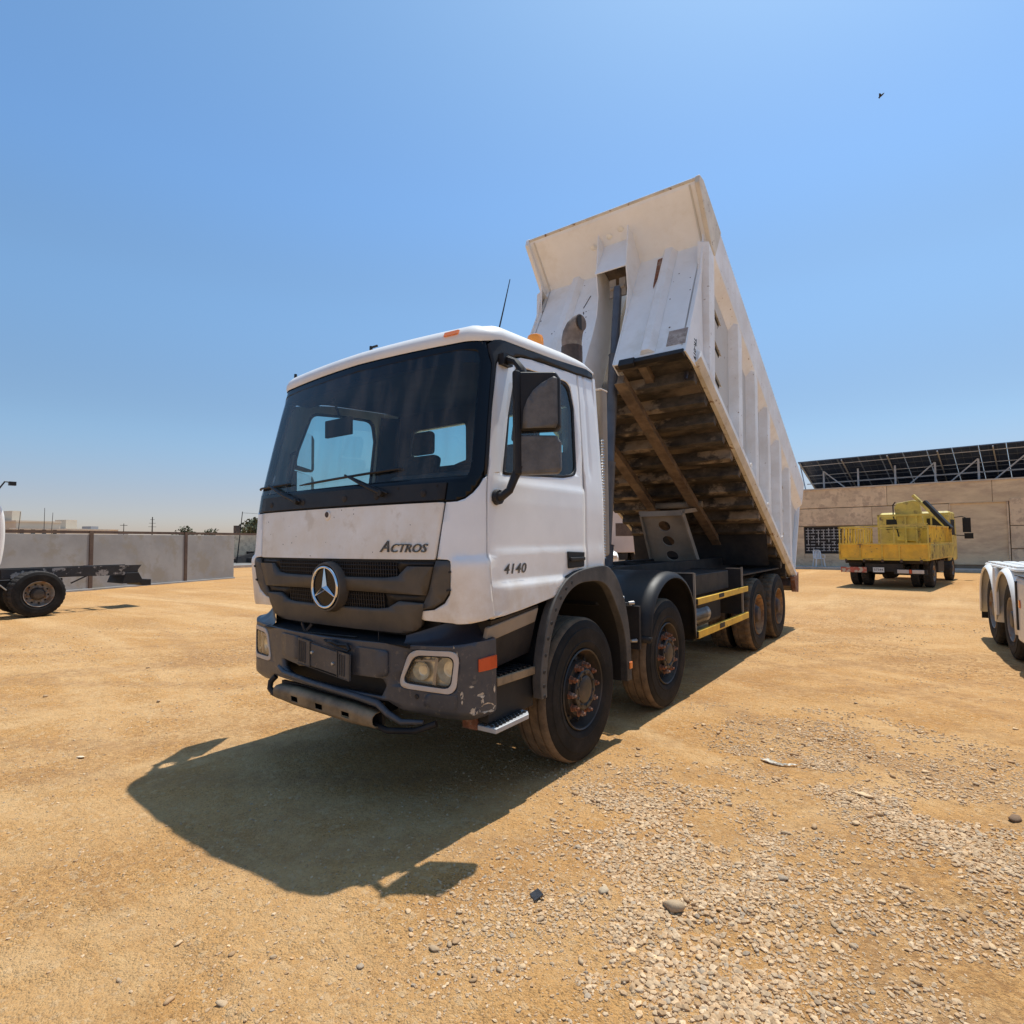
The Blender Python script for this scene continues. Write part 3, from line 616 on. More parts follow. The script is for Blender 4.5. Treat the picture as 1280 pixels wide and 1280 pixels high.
# headlights
def headlight(sg):
    c = BMP(sg*.93, .88, 0)
    h = bsurf('headlight', M['lampbez'], lamp_outline(sg, .008), .004, TT, .03, holes=[lamp_outline(sg, -.022)], cuts=((0, .05), (1, .5)))
    bsurf('lamp_seal', M['ink'], lamp_outline(sg, -.022), .001, h, .03, holes=[lamp_outline(sg, -.030)], cuts=((0, .05), (1, .5)))
    bsurf('reflector', M['reflector'], lamp_outline(sg, -.02), -.045, h, .01)
    bsurf('lens', M['lampglass'], lamp_outline(sg, -.028), -.004, h, 0)
    b = MB()
    for q, z, r in ((.82, .865, .055), (1.0, .885, .080)):
        o = BMP(q*sg, z, -.055); d = (BMP(q*sg, z, 0)-o).normalized(); b.lathe([(.012, .005), (r*.6, .012), (r, .040), (r+.004, .036)], o, d, 24)
    for q, z in ((.72, .955), (.8, .955)): b.add([BMP(q*sg, z-.02, -.035), BMP((q+.07)*sg, z-.02, -.035), BMP((q+.07)*sg, z+.015, -.035), BMP(q*sg, z+.015, -.035)], [(0, 1, 2, 3)])
    b.build('lamp_bowl', M['chrome'] if False else M['reflector'], h, smooth=30)
    b = MB(); b.bar(BMP(.905*sg, .79, -.02), BMP(.925*sg, .955, -.02), .014, .02); b.bar(BMP(.76*sg, .925, -.025), BMP(.92*sg, .935, -.025), .01, .012); b.build('lamp_divider', M['lampbez'], h)
headlight(1); headlight(-1)
for sg in (1, -1):
    b = MB(); Q = [(1.58, .875), (1.8, .880), (1.99, .884), (1.99, .962), (1.8, .96), (1.58, .95)]
    V = [BMP(sg*q, z, .002) for q, z in Q]+[BMP(sg*q, z, .014) for q, z in Q]; b.add(V, [(6, 7, 10, 11), (7, 8, 9, 10), (0, 1, 7, 6), (1, 2, 8, 7), (2, 3, 9, 8), (3, 4, 10, 9), (4, 5, 11, 10), (5, 0, 6, 11)]); b.build('side_marker_lamp', M['redlens'], bp_, bevel=.003)
def blob(cs, cz, rs, rz, n=14, seed=0):
    r = random.Random(seed); return [(cs+rs*math.cos(2*PI*i/n)*r.uniform(.55, 1.1), cz+rz*math.sin(2*PI*i/n)*r.uniform(.5, 1.1)) for i in range(n)]
for k, (a, z, ra, rz) in enumerate(((1.78, .655, .20, .038), (1.50, .645, .10, .030), (1.66, .735, .10, .02), (1.66, .70, .04, .02), (1.27, .745, .035, .03), (1.27, .70, .02, .015), (1.45, .79, .05, .007), (1.95, .76, .03, .035), (1.12, 1.02, .02, .018), (1.18, .98, .015, .03))):
    bsurf('scrape', M['scuff'], blob(a, z, ra, rz, 16, k), .0015, bp_, 0, cuts=())
b = MB(); b.lathe([(0, .002), (.014, .004), (.016, 0)], BMP(.80, .715, .001), (0, -1, 0), 12); b.build('tow_eye_cover', M['black'], bp_)
bsurf('bumper_cover', M['bumper'], rpoly([(.86, .74), (1.2, .74), (1.17, .655), (.84, .66)], .03), .003, bp_, .004)
# lower lip and skid bar
b = MB(); b.tube([(-.56, .02, .74), (-.45, -.01, .715), (-.1, -.02, .690), (.35, -.02, .67), (.55, .0, .645), (.62, .02, .59), (.72, .04, .55), (.86, .09, .56)], [.018, .02, .022, .022, .022, .022, .02, .014], 10); b.build('lower_lip', M['bumper'], bp_, smooth=50)
b = MB()
P = [(-.62, .03, .66), (-.655, .01, .62), (-.65, .0, .575), (-.60, .0, .545), (-.52, .0, .535)]
b.tube(P, .021, 10); b.tube([(.50, .02, .50), (.62, .02, .485), (.80, .08, .50), (.92, .14, .55)], .020, 10); sk = b.build('under_run_tube', M['blackframe'], bp_, smooth=50)
# skid plate with three square holes : built as face strips round the holes
b = MB(); xs = [-.53, -.31, -.23, -.03, .05, .25, .33, .55]; prof = [(.03, .640), (-.022, .632), (-.044, .610), (-.050, .585), (-.046, .545), (-.024, .515), (.03, .500)]
V = []
for x in xs:
    zz = -.055*(x+.5)
    k = 1-.5*max(0, (abs(x-.01)-.45)/.1)**2*.6
    for y, z in prof: V.append((x, y, .57+(z-.57)*k+zz*.5))
m_ = len(prof); F = []
for i in range(len(xs)-1):
    for j in range(m_-1):
        if i in (1, 3, 5) and j == 3: continue
        F.append((i*m_+j, i*m_+j+1, (i+1)*m_+j+1, (i+1)*m_+j))
b.add(V, F); spl = b.build('skid_plate', M['skid'], bp_, smooth=50); s_ = spl.modifiers.new('t', 'SOLIDIFY'); s_.thickness = .008
b = MB(); b.box(-.55, .55, .035, .06, .5, .64); b.build('skid_backing', M['ink'], bp_)

# ---- steps and lower side between bumper and wheel arch
b = MB(); b.prism([(1.20, .33, 1.165), (1.02, .33, 1.165), (1.02, .33, .84), (1.12, .33, .84)], (0, .52, .05)); b.build('step_well', M['blackframe'], TT)
b = MB(); b.prism([(1.205, .30, 1.13), (1.17, .30, 1.13), (1.14, .30, 1.03), (1.175, .30, 1.03)], (0, .55, .07)); b.build('sill_trim', M['undergrey'], TT, bevel=.01)
b = MB(); b.box(.85, 1.205, .34, .78, .79, .815); b.box(1.205, 1.218, .37, .78, .765, .818); st = b.build('upper_step', M['skid'], TT, bevel=.006)
b = MB()
for i in range(8): b.box(.88, 1.20, .36+i*.052, .385+i*.052, .816, .830)
b.build('step_tread', M['black'], st)
b = MB(); b.box(.85, 1.18, .32, .80, .55, .80); b.build('step_housing', M['ink'], TT)
b = MB(); b.prism([(1.10, .31, .50), (1.245, .31, .50), (1.27, .62, .52), (1.22, .68, .52), (1.06, .68, .52)], (0, 0, .03)); ls = b.build('lower_step', M['galv'], TT, bevel=.004)
b = MB()
for i in range(6):
    for j in range(9):
        b.bar((1.095+i*.025, .32+j*.036+(i % 2)*.016, .534+j*.002), (1.108+i*.025, .335+j*.036+(i % 2)*.016, .539+j*.002), .010, .012)
b.build('tread_pattern', M['blackframe'], ls)
b = MB(); b.box(.99, 1.10, .30, .33, .50, .64); b.bar((1.08, .6, .8), (1.08, .5, .53), .05, .02); b.build('step_bracket', M['rust'], ls)

# ---- wheel arches
M['archtrim'] = mat('dusty_black_trim', (.030, .029, .029), .6, var=.2, dust=(.30, .26, .22), dustamt=.28, dusts=3, bump=.2)
def arch(sgn, pts_out, pts_in, name, m, x0, x1, lip=.0):
    V = []; F = []; n = len(pts_out)
    for (a, c) in zip(pts_out, pts_in):
        V += [(sgn*x1, a[0], a[1]), (sgn*x1, c[0], c[1]), (sgn*x0, c[0], c[1]), (sgn*x0, a[0], a[1])]
    for i in range(n-1):
        for j in range(4): F.append((i*4+j, i*4+(j+1) % 4, (i+1)*4+(j+1) % 4, (i+1)*4+j))
    F += [(0, 1, 2, 3), tuple((n-1)*4+j for j in (3, 2, 1, 0))]
    b = MB(); b.add(V, F); return b.build(name, m, TT, bevel=.006, smooth=30)
def spline(P, k=4):
    out = []
    for i in range(len(P)-1):
        a, b_, c, d = P[max(i-1, 0)], P[i], P[i+1], P[min(i+2, len(P)-1)]
        for j in range(k):
            t = j/k; out.append(tuple(.5*(2*b_[m]+(c[m]-a[m])*t+(2*a[m]-5*b_[m]+4*c[m]-d[m])*t*t+(-a[m]+3*b_[m]-3*c[m]+d[m])*t**3) for m in (0, 1)))
    return out+[P[-1]]
AO = spline([(.79, .60), (.78, .75), (.83, .98), (.93, 1.19), (1.08, 1.34), (1.25, 1.415), (1.47, 1.445), (1.74, 1.450), (1.88, 1.39), (2.00, 1.27), (2.11, 1.07), (2.18, .79), (2.195, .46)])
AI = spline([(.855, .60), (.855, .75), (.90, .95), (.99, 1.12), (1.12, 1.255), (1.28, 1.325), (1.47, 1.34), (1.66, 1.325), (1.79, 1.265), (1.90, 1.14), (2.02, .96), (2.09, .77), (2.105, .46)])
for sg in (1, -1):
    a1 = arch(sg, AO, AI, 'front_wheel_arch', M['archtrim'], 1.19, 1.262)
    b = MB(); n = 14; b2 = [(y, z) for y, z in zip([p[0] for p in AI], [p[1] for p in AI])]
    V = []; F = []
    for y, z in b2: V += [(sg*1.20, y, z), (sg*.66, y, z), (sg*.66, y, z+.02), (sg*1.20, y, z+.02)]
    for i in range(len(b2)-1):
        for j in range(4): F.append((i*4+j, i*4+(j+1) % 4, (i+1)*4+(j+1) % 4, (i+1)*4+j))
    b.add(V, F); b.build('arch_liner', M['ink'], a1, smooth=40)
    b = MB()
    for i in range(0, 20, 2):
        for t in (.5,):
            y = (AO[i][0]*(1-t)+AO[i+1][0]*t + AI[i][0]*(1-t)+AI[i+1][0]*t)/2; z = (AO[i][1]*(1-t)+AO[i+1][1]*t+AI[i][1]*(1-t)+AI[i+1][1]*t)/2
            b.lathe([(0, .002), (.012, .003), (.015, 0)], (sg*1.262, y, z), (sg, 0, 0), 8)
    b.build('trim_clip', M['ink'], a1)
    b = MB(); b.box(min(sg*1.262, sg*1.275), max(sg*1.262, sg*1.275), 2.135, 2.185, .56, .62); b.build('side_reflector', M['orange'], a1, bevel=.008)
    # second axle mudguard: wide half barrel with a rolled edge
    V = []; F = []; N = 20
    prof = []
    for i in range(N+1):
        t = PI*(i/N); y = 3.24-.66*math.cos(t); z = .72+.62*math.sin(t)**.85; prof.append((y, z))
    prof = [(2.56, .77)] + prof + [(3.93, .56)]
    xs_ = [(.62, 0), (.95, 0), (1.16, -.0), (1.22, -.015), (1.255, -.045), (1.26, -.07), (1.235, -.075)]
    for y, z in prof:
        dx = Vector((y-3.24, z-.62)); L_ = dx.length
        for x, d in xs_: V.append((sg*x, 3.24+dx.x*(L_+d)/L_, .62+dx.y*(L_+d)/L_))
    m_ = len(xs_)
    for i in range(len(prof)-1):
        for j in range(m_-1): F.append((i*m_+j, i*m_+j+1, (i+1)*m_+j+1, (i+1)*m_+j))
    b = MB(); b.add(V, F); mg = b.build('mudguard', M['black'], TT, smooth=50); s_ = mg.modifiers.new('t', 'SOLIDIFY'); s_.thickness = .012
    b = MB(); b.box(min(sg*.6, sg*1.20), max(sg*.6, sg*1.20), 2.50, 2.54, .66, 1.05); b.build('mudflap', M['blackframe'], mg)
    b = MB()
    for x, z in ((1.15, 1.08), (1.05, 1.12), (1.17, .74)): b.tube([(sg*x, 2.50, z), (sg*(x-.03), 2.45, z)], [.018, .014], 8)
    b.bar((sg*.8, 2.47, 1.05), (sg*1.14, 2.47, 1.07), .02, .03); b.build('mudguard_bracket', M['steel'], mg)

# ---- wheels (axis +x outwards, outer face at x = 0)
def tyre_prof(wd=.31, R=.535, grooves=(.25, .5, .75), gd=.012):
    p = [(.285, -.045), (.296, -.028), (.315, -.010), (.345, -.001), (.355, .002), (.362, -.002), (.42, .004), (.455, .002), (.46, -.004), (.495, -.010), (.515, -.020), (R-.008, -.034), (R, -.05)]
    for g in grooves: p += [(R+.001, -wd*g+.008), (R-gd, -wd*g+.006), (R-gd, -wd*g-.006), (R+.001, -wd*g-.008)]
    p += [(R, -wd+.05), (R-.008, -wd+.034), (.515, -wd+.02), (.46, -wd+.004), (.40, -wd-.002), (.34, -wd+.002), (.296, -wd+.028), (.285, -wd+.045)]
    return p
def wheel_proto(kind):
    e = empty('wheel', (0, 0, 0))
    b = MB()
    if kind == 'steer': b.lathe(tyre_prof(), (0, 0, 0), (1, 0, 0), 72)
    else: b.lathe(tyre_prof(.29, .535, (.33, .66), .014), (0, 0, 0), (1, 0, 0), 96, mod=lambda r, h, j, k: r-.013 if (r > .523 and (k % 3 == 0)) else r)
    t = b.build('tyre', M['rubber'], e, smooth=28 if kind == 'steer' else 20)
    t.data.materials.append(M['tread'] if kind != 'grey' else M['treadblack'])
    for p in t.data.polygons:
        c = p.center; rr_ = math.hypot(c.y, c.z)
        if rr_ > .505: p.material_index = 1
    rm = {'steer': 'rim', 'drive': 'rimyellow', 'grey': 'rimgrey'}[kind]
    b = MB()
    if kind == 'steer':
        b.lathe([(.296, -.030), (.300, -.012), (.294, -.004), (.286, -.010), (.278, -.045), (.262, -.075), (.255, -.10), (.245, -.115), (.225, -.095), (.205, -.055), (.198, -.035), (.150, -.033), (.138, -.030)], (0, 0, 0), (1, 0, 0), 48)
        hub = [(.150, -.034), (.150, .0), (.142, .008), (.118, .008), (.112, -.004), (.105, -.006), (.100, .004), (.085, .012), (.05, .015), (0, .016)]; nr, nx = .176, -.036
    else:
        b.lathe([(.296, -.030), (.300, -.012), (.294, -.004), (.286, -.010), (.276, -.04), (.262, -.09), (.250, -.13), (.230, -.155), (.19, -.165), (.14, -.16)], (0, 0, 0), (1, 0, 0), 40)
        hub = [(.145, -.165), (.140, -.06), (.125, -.045), (.115, -.02), (.10, -.005), (.06, 0), (0, 0)]; nr, nx = .172, -.16
    b.build('rim', M[rm], e, smooth=30)
    b = MB(); b.lathe(hub, (0, 0, 0), (1, 0, 0), 32)
    if kind == 'steer':
        for k in range(10):
            a = 2*PI*(k+.5)/10; b.lathe([(0, .006), (.010, .005), (.013, -.004)], (.012, .122*math.cos(a), .122*math.sin(a)), (1, 0, 0), 6)
    b.build('hub', M['rustdark'] if kind == 'drive' else M['rim'], e, smooth=35)
    for k in range(10):
        a = 2*PI*k/10; b = MB(); o = (nx, nr*math.cos(a), nr*math.sin(a))
        b.lathe([(0, .062), (.012, .060), (.014, .053), (.014, .040), (.023, .038), (.025, .008), (.033, .005), (.033, 0)], o, (1, 0, 0), 6 if k else 6)
        b.build('wheel_nut', M['rust'] if kind != 'grey' else M['rimgrey'], e)
    b = MB()
    for k in range(10):
        a = 2*PI*(k+.5)/10; q = Vector((-.070 if kind == 'steer' else -.155, .232*math.cos(a), .232*math.sin(a)))
        if kind != 'steer': q = Vector((-.150, .222*math.cos(a), .222*math.sin(a)))
        b.lathe([(0, .004), (.022, .004), (.024, -.004)], q, (1, math.cos(a)*.3, math.sin(a)*.3), 12)
    b.build('rim_slot', M['ink'], e)
    b = MB(); b.lathe([(.262, -.10), (.25, -.16), (.255, -.2), (.285, -.28)], (0, 0, 0), (1, 0, 0), 32); b.lathe([(0, -.2), (.25, -.2)], (0, 0, 0), (1, 0, 0), 24); b.build('brake_drum', M['ink'], e)
    return e
def place_wheel(proto, parent, loc, flip=False, rx=0, first=[set()]):
    if id(proto) in first[0]: e = copy_tree(proto, parent)
    else: first[0].add(id(proto)); e = proto; e.parent = parent
    e.location = loc; e.rotation_euler = (rx, 0, PI if flip else 0); return e
WS, WD = wheel_proto('steer'), wheel_proto('drive')
WG = wheel_proto('grey')
Y3, Y4 = 6.793, 8.143
for k, y in enumerate((1.44, 3.14)):
    for sg in (1, -1): place_wheel(WS, TT, (sg*1.222, y-5, .530), sg < 0, rx=.7+k*1.3)
for k, y in enumerate((Y3, Y4)):
    for sg in (1, -1):
        place_wheel(WD, TT, (sg*1.222, y-5, .530), sg < 0, rx=.3+k)
        place_wheel(WD, TT, (sg*.882, y-5, .530), sg < 0, rx=.9+k)

# ---- chassis
b = MB()
for sg in (1, -1):
    x = .42*sg
    b.box(min(x, x-.08*sg), max(x, x-.08*sg), .6, 9.3, 1.075, 1.085); b.box(min(x, x-.08*sg), max(x, x-.08*sg), .6, 9.3, .80, .81); b.box(min(x, x-.01*sg), max(x, x-.01*sg), .6, 9.3, .80, 1.085)
fr_ = b.build('chassis_rail', M['blackframe'], TT)
b = MB()
for sg in (1, -1):
    x = .43*sg; b.box(min(x, x-.09*sg), max(x, x-.09*sg), 2.05, 9.25, 1.10, 1.345)
b.build('sub_frame', M['blackframe'], TT, bevel=.006)
for y in (1.9, 2.9, 3.7, 4.6, 5.5, 6.2, 7.45, 8.8, 9.25):
    b = MB(); b.box(-.36, .36, y-.05, y+.05, .84, 1.32); b.build('cross_member', M['blackframe'], TT)
for y in (1.44, 3.14, Y3, Y4):
    b = MB(); b.tube([(-1.0, y, .53), (-.5, y, .46), (.5, y, .46), (1.0, y, .53)], [.09, .08, .08, .09], 12)
    if y > 5: b.lathe([(0, .22), (.12, .2), (.2, .1), (.22, 0), (.2, -.1), (.12, -.2), (0, -.22)], (0, y, .53), (0, 1, 0), 20)
    b.build('axle', M['blackframe'], TT, smooth=40)
    for sg in (1, -1):
        b = MB()
        for k in range(4): b.prism([(sg*.50, y-.65+k*.1, .78-k*.045), (sg*.50, y, .62-k*.03), (sg*.50, y+.65-k*.1, .78-k*.045), (sg*.50, y+.65-k*.1, .75-k*.045), (sg*.50, y, .59-k*.03), (sg*.50, y-.65+k*.1, .75-k*.045)], (sg*.08, 0, 0))
        b.build('leaf_spring', M['rustdark'], TT)
        b = MB(); b.tube([(sg*.62, y+.25, .55), (sg*.60, y+.32, 1.0)], .035, 10); b.build('shock_absorber', M['blackframe'], TT, smooth=40)
b = MB(); b.tube([(0, 1.9, .75), (0, 3.9, .72), (0, 6.6, .55)], .05, 10); b.build('prop_shaft', M['blackframe'], TT, smooth=40)
b = MB(); b.box(-.45, .45, .5, 1.9, .55, 1.15); b.build('engine', M['ink'], TT, bevel=.05)
b = MB(); b.box(-1.1, 1.1, 1.9, 2.02, 1.1, 1.45); b.box(-.9, .9, 1.95, 2.35, 1.15, 1.6); b.build('cab_mount', M['ink'], TT, bevel=.02)
# side lockers, tanks, boards and the yellow side guard (camera side), tank on the far side
for sg in (1, -1):
    b = MB(); b.box(min(sg*.55, sg*1.12), max(sg*.55, sg*1.12), 4.15, 5.6, 1.0, 1.24); b.build('equipment_box', M['blackframe'], TT, bevel=.01)
    b = MB(); b.box(min(sg*.50, sg*1.21), max(sg*.50, sg*1.21), 3.955, 3.975, .62, 1.275); b.box(min(sg*.5, sg*1.21), max(sg*.5, sg*1.21), 5.90, 5.92, .62, 1.24); mb_ = b.build('mud_board', M['blackframe'], TT)
    b = MB(); b.bar((sg*1.213, 3.965, .58), (sg*1.213, 3.965, 1.28), .022, .022); b.bar((sg*.5, 3.95, 1.28), (sg*1.213, 3.95, 1.28), .014, .014); b.bar((sg*1.213, 5.91, .58), (sg*1.213, 5.91, 1.27), .022, .022); b.bar((sg*1.0, 5.91, 1.25), (sg*1.213, 5.91, 1.25), .012, .012); b.build('guard_post', M['undergrey'], TT)
    for z0, z1, y0 in ((.925, .995, 3.99), (.555, .635, 3.99)):
        b = MB(); b.box(min(sg*1.20, sg*1.245), max(sg*1.20, sg*1.245), y0, 6.10, z0, z1); g_ = b.build('side_guard_rail', M['yellow'], TT, bevel=.003)
        b = MB(); b.box(min(sg*1.205, sg*1.24), max(sg*1.205, sg*1.24), y0-.012, y0, z0+.006, z1-.006); b.box(min(sg*1.10, sg*1.20), max(sg*1.10, sg*1.20), y0-.05, y0+.04, z0-.02, z1+.06); b.box(min(sg*1.246, sg*1.249), max(sg*1.246, sg*1.249), 4.75, 4.95, z0+.02, z1); b.build('rail_end', M['ink'], g_)
    b = MB(); b.lathe([(0, .0), (.06, -.01), (.10, -.03), (.115, -.06), (.115, -.7), (0, -.75)], (sg*.95, 4.2, .72), (0, -1, 0), 20); b.lathe([(0, 0), (.06, .01), (.1, .03), (.115, .06), (.115, .8), (0, .85)], (sg*.95, 4.2, .72), (0, 1, 0), 20); b.build('air_tank', M['steel'] if sg > 0 else M['blackframe'], TT, smooth=40)
    b = MB(); b.box(min(sg*.55, sg*1.02), max(sg*.55, sg*1.02), 4.6, 5.6, .58, .98); b.build('fuel_tank', M['blackframe'], TT, bevel=.05)
    b = MB(); b.bar((sg*1.10, 3.98, .9), (sg*1.02, 3.98, 1.12), .03, .05); b.bar((sg*1.05, 3.9, .98), (sg*1.17, 3.9, .98), .03, .03); b.build('bracket', M['rust'], TT)
# exhaust stack with a pipe bent over, air intake behind the cab, flexible hose
M['stacktip'] = mat('heat_stained_pipe', (.17, .13, .105), .7, var=.3, vs=9, col2=(.26, .22, .17), c2amt=.4, c2s=6)
b = MB(); b.tube([(.845, 1.97, 1.6), (.845, 1.97, 3.38)], .095, 20); b.tube([(.845, 1.97, 3.0), (.845, 1.97, 3.40)], .088, 20); ex = b.build('exhaust_stack', M['rustdark'], TT, smooth=40)
b = MB(); b.tube([(.845, 1.97, 3.38), (.845, 1.97, 3.44), (.858, 1.968, 3.50), (.885, 1.965, 3.55), (.925, 1.96, 3.575), (.95, 1.955, 3.575)], [.090, .092, .090, .084, .076, .074], 20); b.build('exhaust_tip', M['stacktip'], ex, smooth=50)
b = MB(); b.lathe([(0, .001), (.066, .001)], (.951, 1.955, 3.575), (1, 0, 0), 16); b.build('pipe_mouth', M['bird'], ex)
b = MB(); b.prism([(1.04, 1.90, 1.52), (1.04, 2.02, 1.52), (1.165, 2.02, 1.52), (1.165, 1.90, 1.52)], (0, 0, 1.42)); ai = b.build('air_intake', M['undergrey'], TT, bevel=.025, seg=3)
b = MB(); b.box(1.04, 1.166, 1.895, 2.025, 2.925, 2.945); b.build('intake_cap', M['lampbez'], ai, bevel=.01)
b = MB(); pts = [(1.165, 1.90, 2.50-.012*i) for i in range(84)]; b.tube(pts, [.020 if i % 2 else .013 for i in range(84)], 8); b.build('flexible_hose', M['steel'], TT)
b = MB(); b.box(-1.15, -.3, 1.92, 2.25, 1.5, 2.3); b.build('air_filter_box', M['ink'], TT, bevel=.04)

# ---- mirrors (camera-side one is the near one)
def mirror(sg):
    def X(x, y, z): return Vector((x, y, z)) if sg > 0 else Vector((-(1.15+(x-1.15)*.95), y+max(0, x-1.2)*.8, z))
    b = MB(); b.tube([X(1.145, .57, 2.845), X(1.20, .53, 2.835), X(1.28, .50, 2.80), X(1.34, .49, 2.73), X(1.35, .49, 2.66)], [.035, .028, .022, .026, .03], 8)
    b.box(*(sorted((sg*1.15, sg*1.20))), .48, .58, 2.80, 2.87); arm = b.build('mirror_arm', M['black'], TT, smooth=40)
    b = MB(); b.tube([X(1.215, .36, 1.93), X(1.26, .37, 1.93), X(1.295, .40, 1.965), X(1.31, .43, 2.04), X(1.33, .46, 2.12)], [.04, .028, .025, .027, .03], 10); b.lathe([(0, .03), (.045, .028), (.05, 0)], X(1.225, .36, 1.925), (sg, 0, 0), 12); b.build('mirror_arm', M['black'], TT, smooth=40)
    # tall spine + two heads; front faces look forward (-y) and slightly outwards
    def head(z0, z1, name, y1, mt, cut):
        o = [X(1.325, .435, z0), X(1.545, .565, z0+.006), X(1.560, .585, z0+.03), X(1.560, .585, z1-.05), X(1.54, .565, z1-.008), X(1.325, .435, z1)]
        b = MB(); v = Vector((-.05*sg, .09, 0)); b.prism(o, v); return b.build(name, mt, arm, bevel=.018, seg=3)
    b = MB(); b.prism([X(1.295, .435, 2.06), X(1.345, .405, 2.06), X(1.355, .45, 2.06), X(1.315, .51, 2.06)], (0, 0, .66)); b.build('mirror_spine', M['black'], arm, bevel=.012)
    head(2.335, 2.715, 'mirror_head', 0, M['black'], 1)
    head(2.065, 2.315, 'mirror_head', 0, M['mirrorback'], 0)
    # textured cover plate in a quarter-round outline on the upper head
    n = Vector((.13*sg, -.22, 0)).normalized(); P0 = X(1.325, .435, 0)-Vector((0, .004, 0)); d = (X(1.545, .565, 0)-X(1.325, .435, 0))
    n = Vector((d.y, -d.x, 0)).normalized()*(1 if sg > 0 else -1)
    def mp(u, z, o=0): return X(1.325, .435, 0)+d*u+Vector((0, 0, z))+n*(.001+o)
    o = [(.16, 2.35), (.97, 2.35), (1.02, 2.38), (1.02, 2.66), (.94, 2.672), (.80, 2.655), (.6, 2.625), (.42, 2.585), (.28, 2.53), (.18, 2.46)]
    surf_obj('mirror_cover', M['mirrorback'], arm, o, lambda u, z: mp(u, z, .010+.006*math.sin(u*PI)), cuts=((0, .15), (1, .05)), thick=.012, outward=lambda c: n)
    b = MB(); b.add([mp(.04, 2.36, -.10), mp(.96, 2.36, -.10), mp(.96, 2.70, -.10), mp(.04, 2.70, -.10)], [(0, 1, 2, 3)]); b.add([mp(.04, 2.08, -.10), mp(.96, 2.08, -.10), mp(.96, 2.30, -.10), mp(.04, 2.30, -.10)], [(0, 1, 2, 3)]); b.build('mirror_glass', M['chrome'], arm, fix=False)
mirror(1); mirror(-1)

# ---- raised tipping body, built in its own frame: u along the floor from the rear hinge, v square to it
TB = empty('tipping_body', (0, 4.38, .93)); TB.parent = TT
AL = math.radians(28.5); U = Vector((0, -math.cos(AL), math.sin(AL))); Vv = Vector((0, math.sin(AL), math.cos(AL))); O_ = Vector((0, 9.38, .93))
def B(x, u, v): return O_+Vector((x, 0, 0))+U*u+Vv*v
def bb(b, x0, x1, u0, u1, v0, v1): return b.box(x0, x1, u0, u1, v0, v1, fn=B)
def BT(name, m, b, par=None, **k): return b.build(name, m, par or TB, **k)
FU = 6.17
b = MB(); bb(b, -1.19, 1.19, 0, 5.63, 0, .02); bb(b, -1.19, -.14, 5.63, FU-.01, 0, .02); bb(b, .30, 1.19, 5.63, FU-.01, 0, .02); BT('floor_plate', M['under'], b)
for i, u in enumerate([5.68, 5.27, 4.87, 4.47, 4.06, 3.65, 3.23, 2.82, 2.41, 1.99, 1.57, 1.15, .73, .31]):
    c = .045
    for xa, xb in (((-1.163, -.15), (.31, 1.163)) if u > 5.5 else ((-1.163, 1.163),)):
        b = MB(); V = []
        for x in (xa, xb): V += [B(x, u-.075, -.001), B(x, u-c, -.14), B(x, u+c, -.14), B(x, u+.075, -.001)]
        b.add(V, [(0, 1, 2, 3), (7, 6, 5, 4), (0, 4, 5, 1), (1, 5, 6, 2), (2, 6, 7, 3)]); BT('floor_beam', M['beam'], b, bevel=.006)
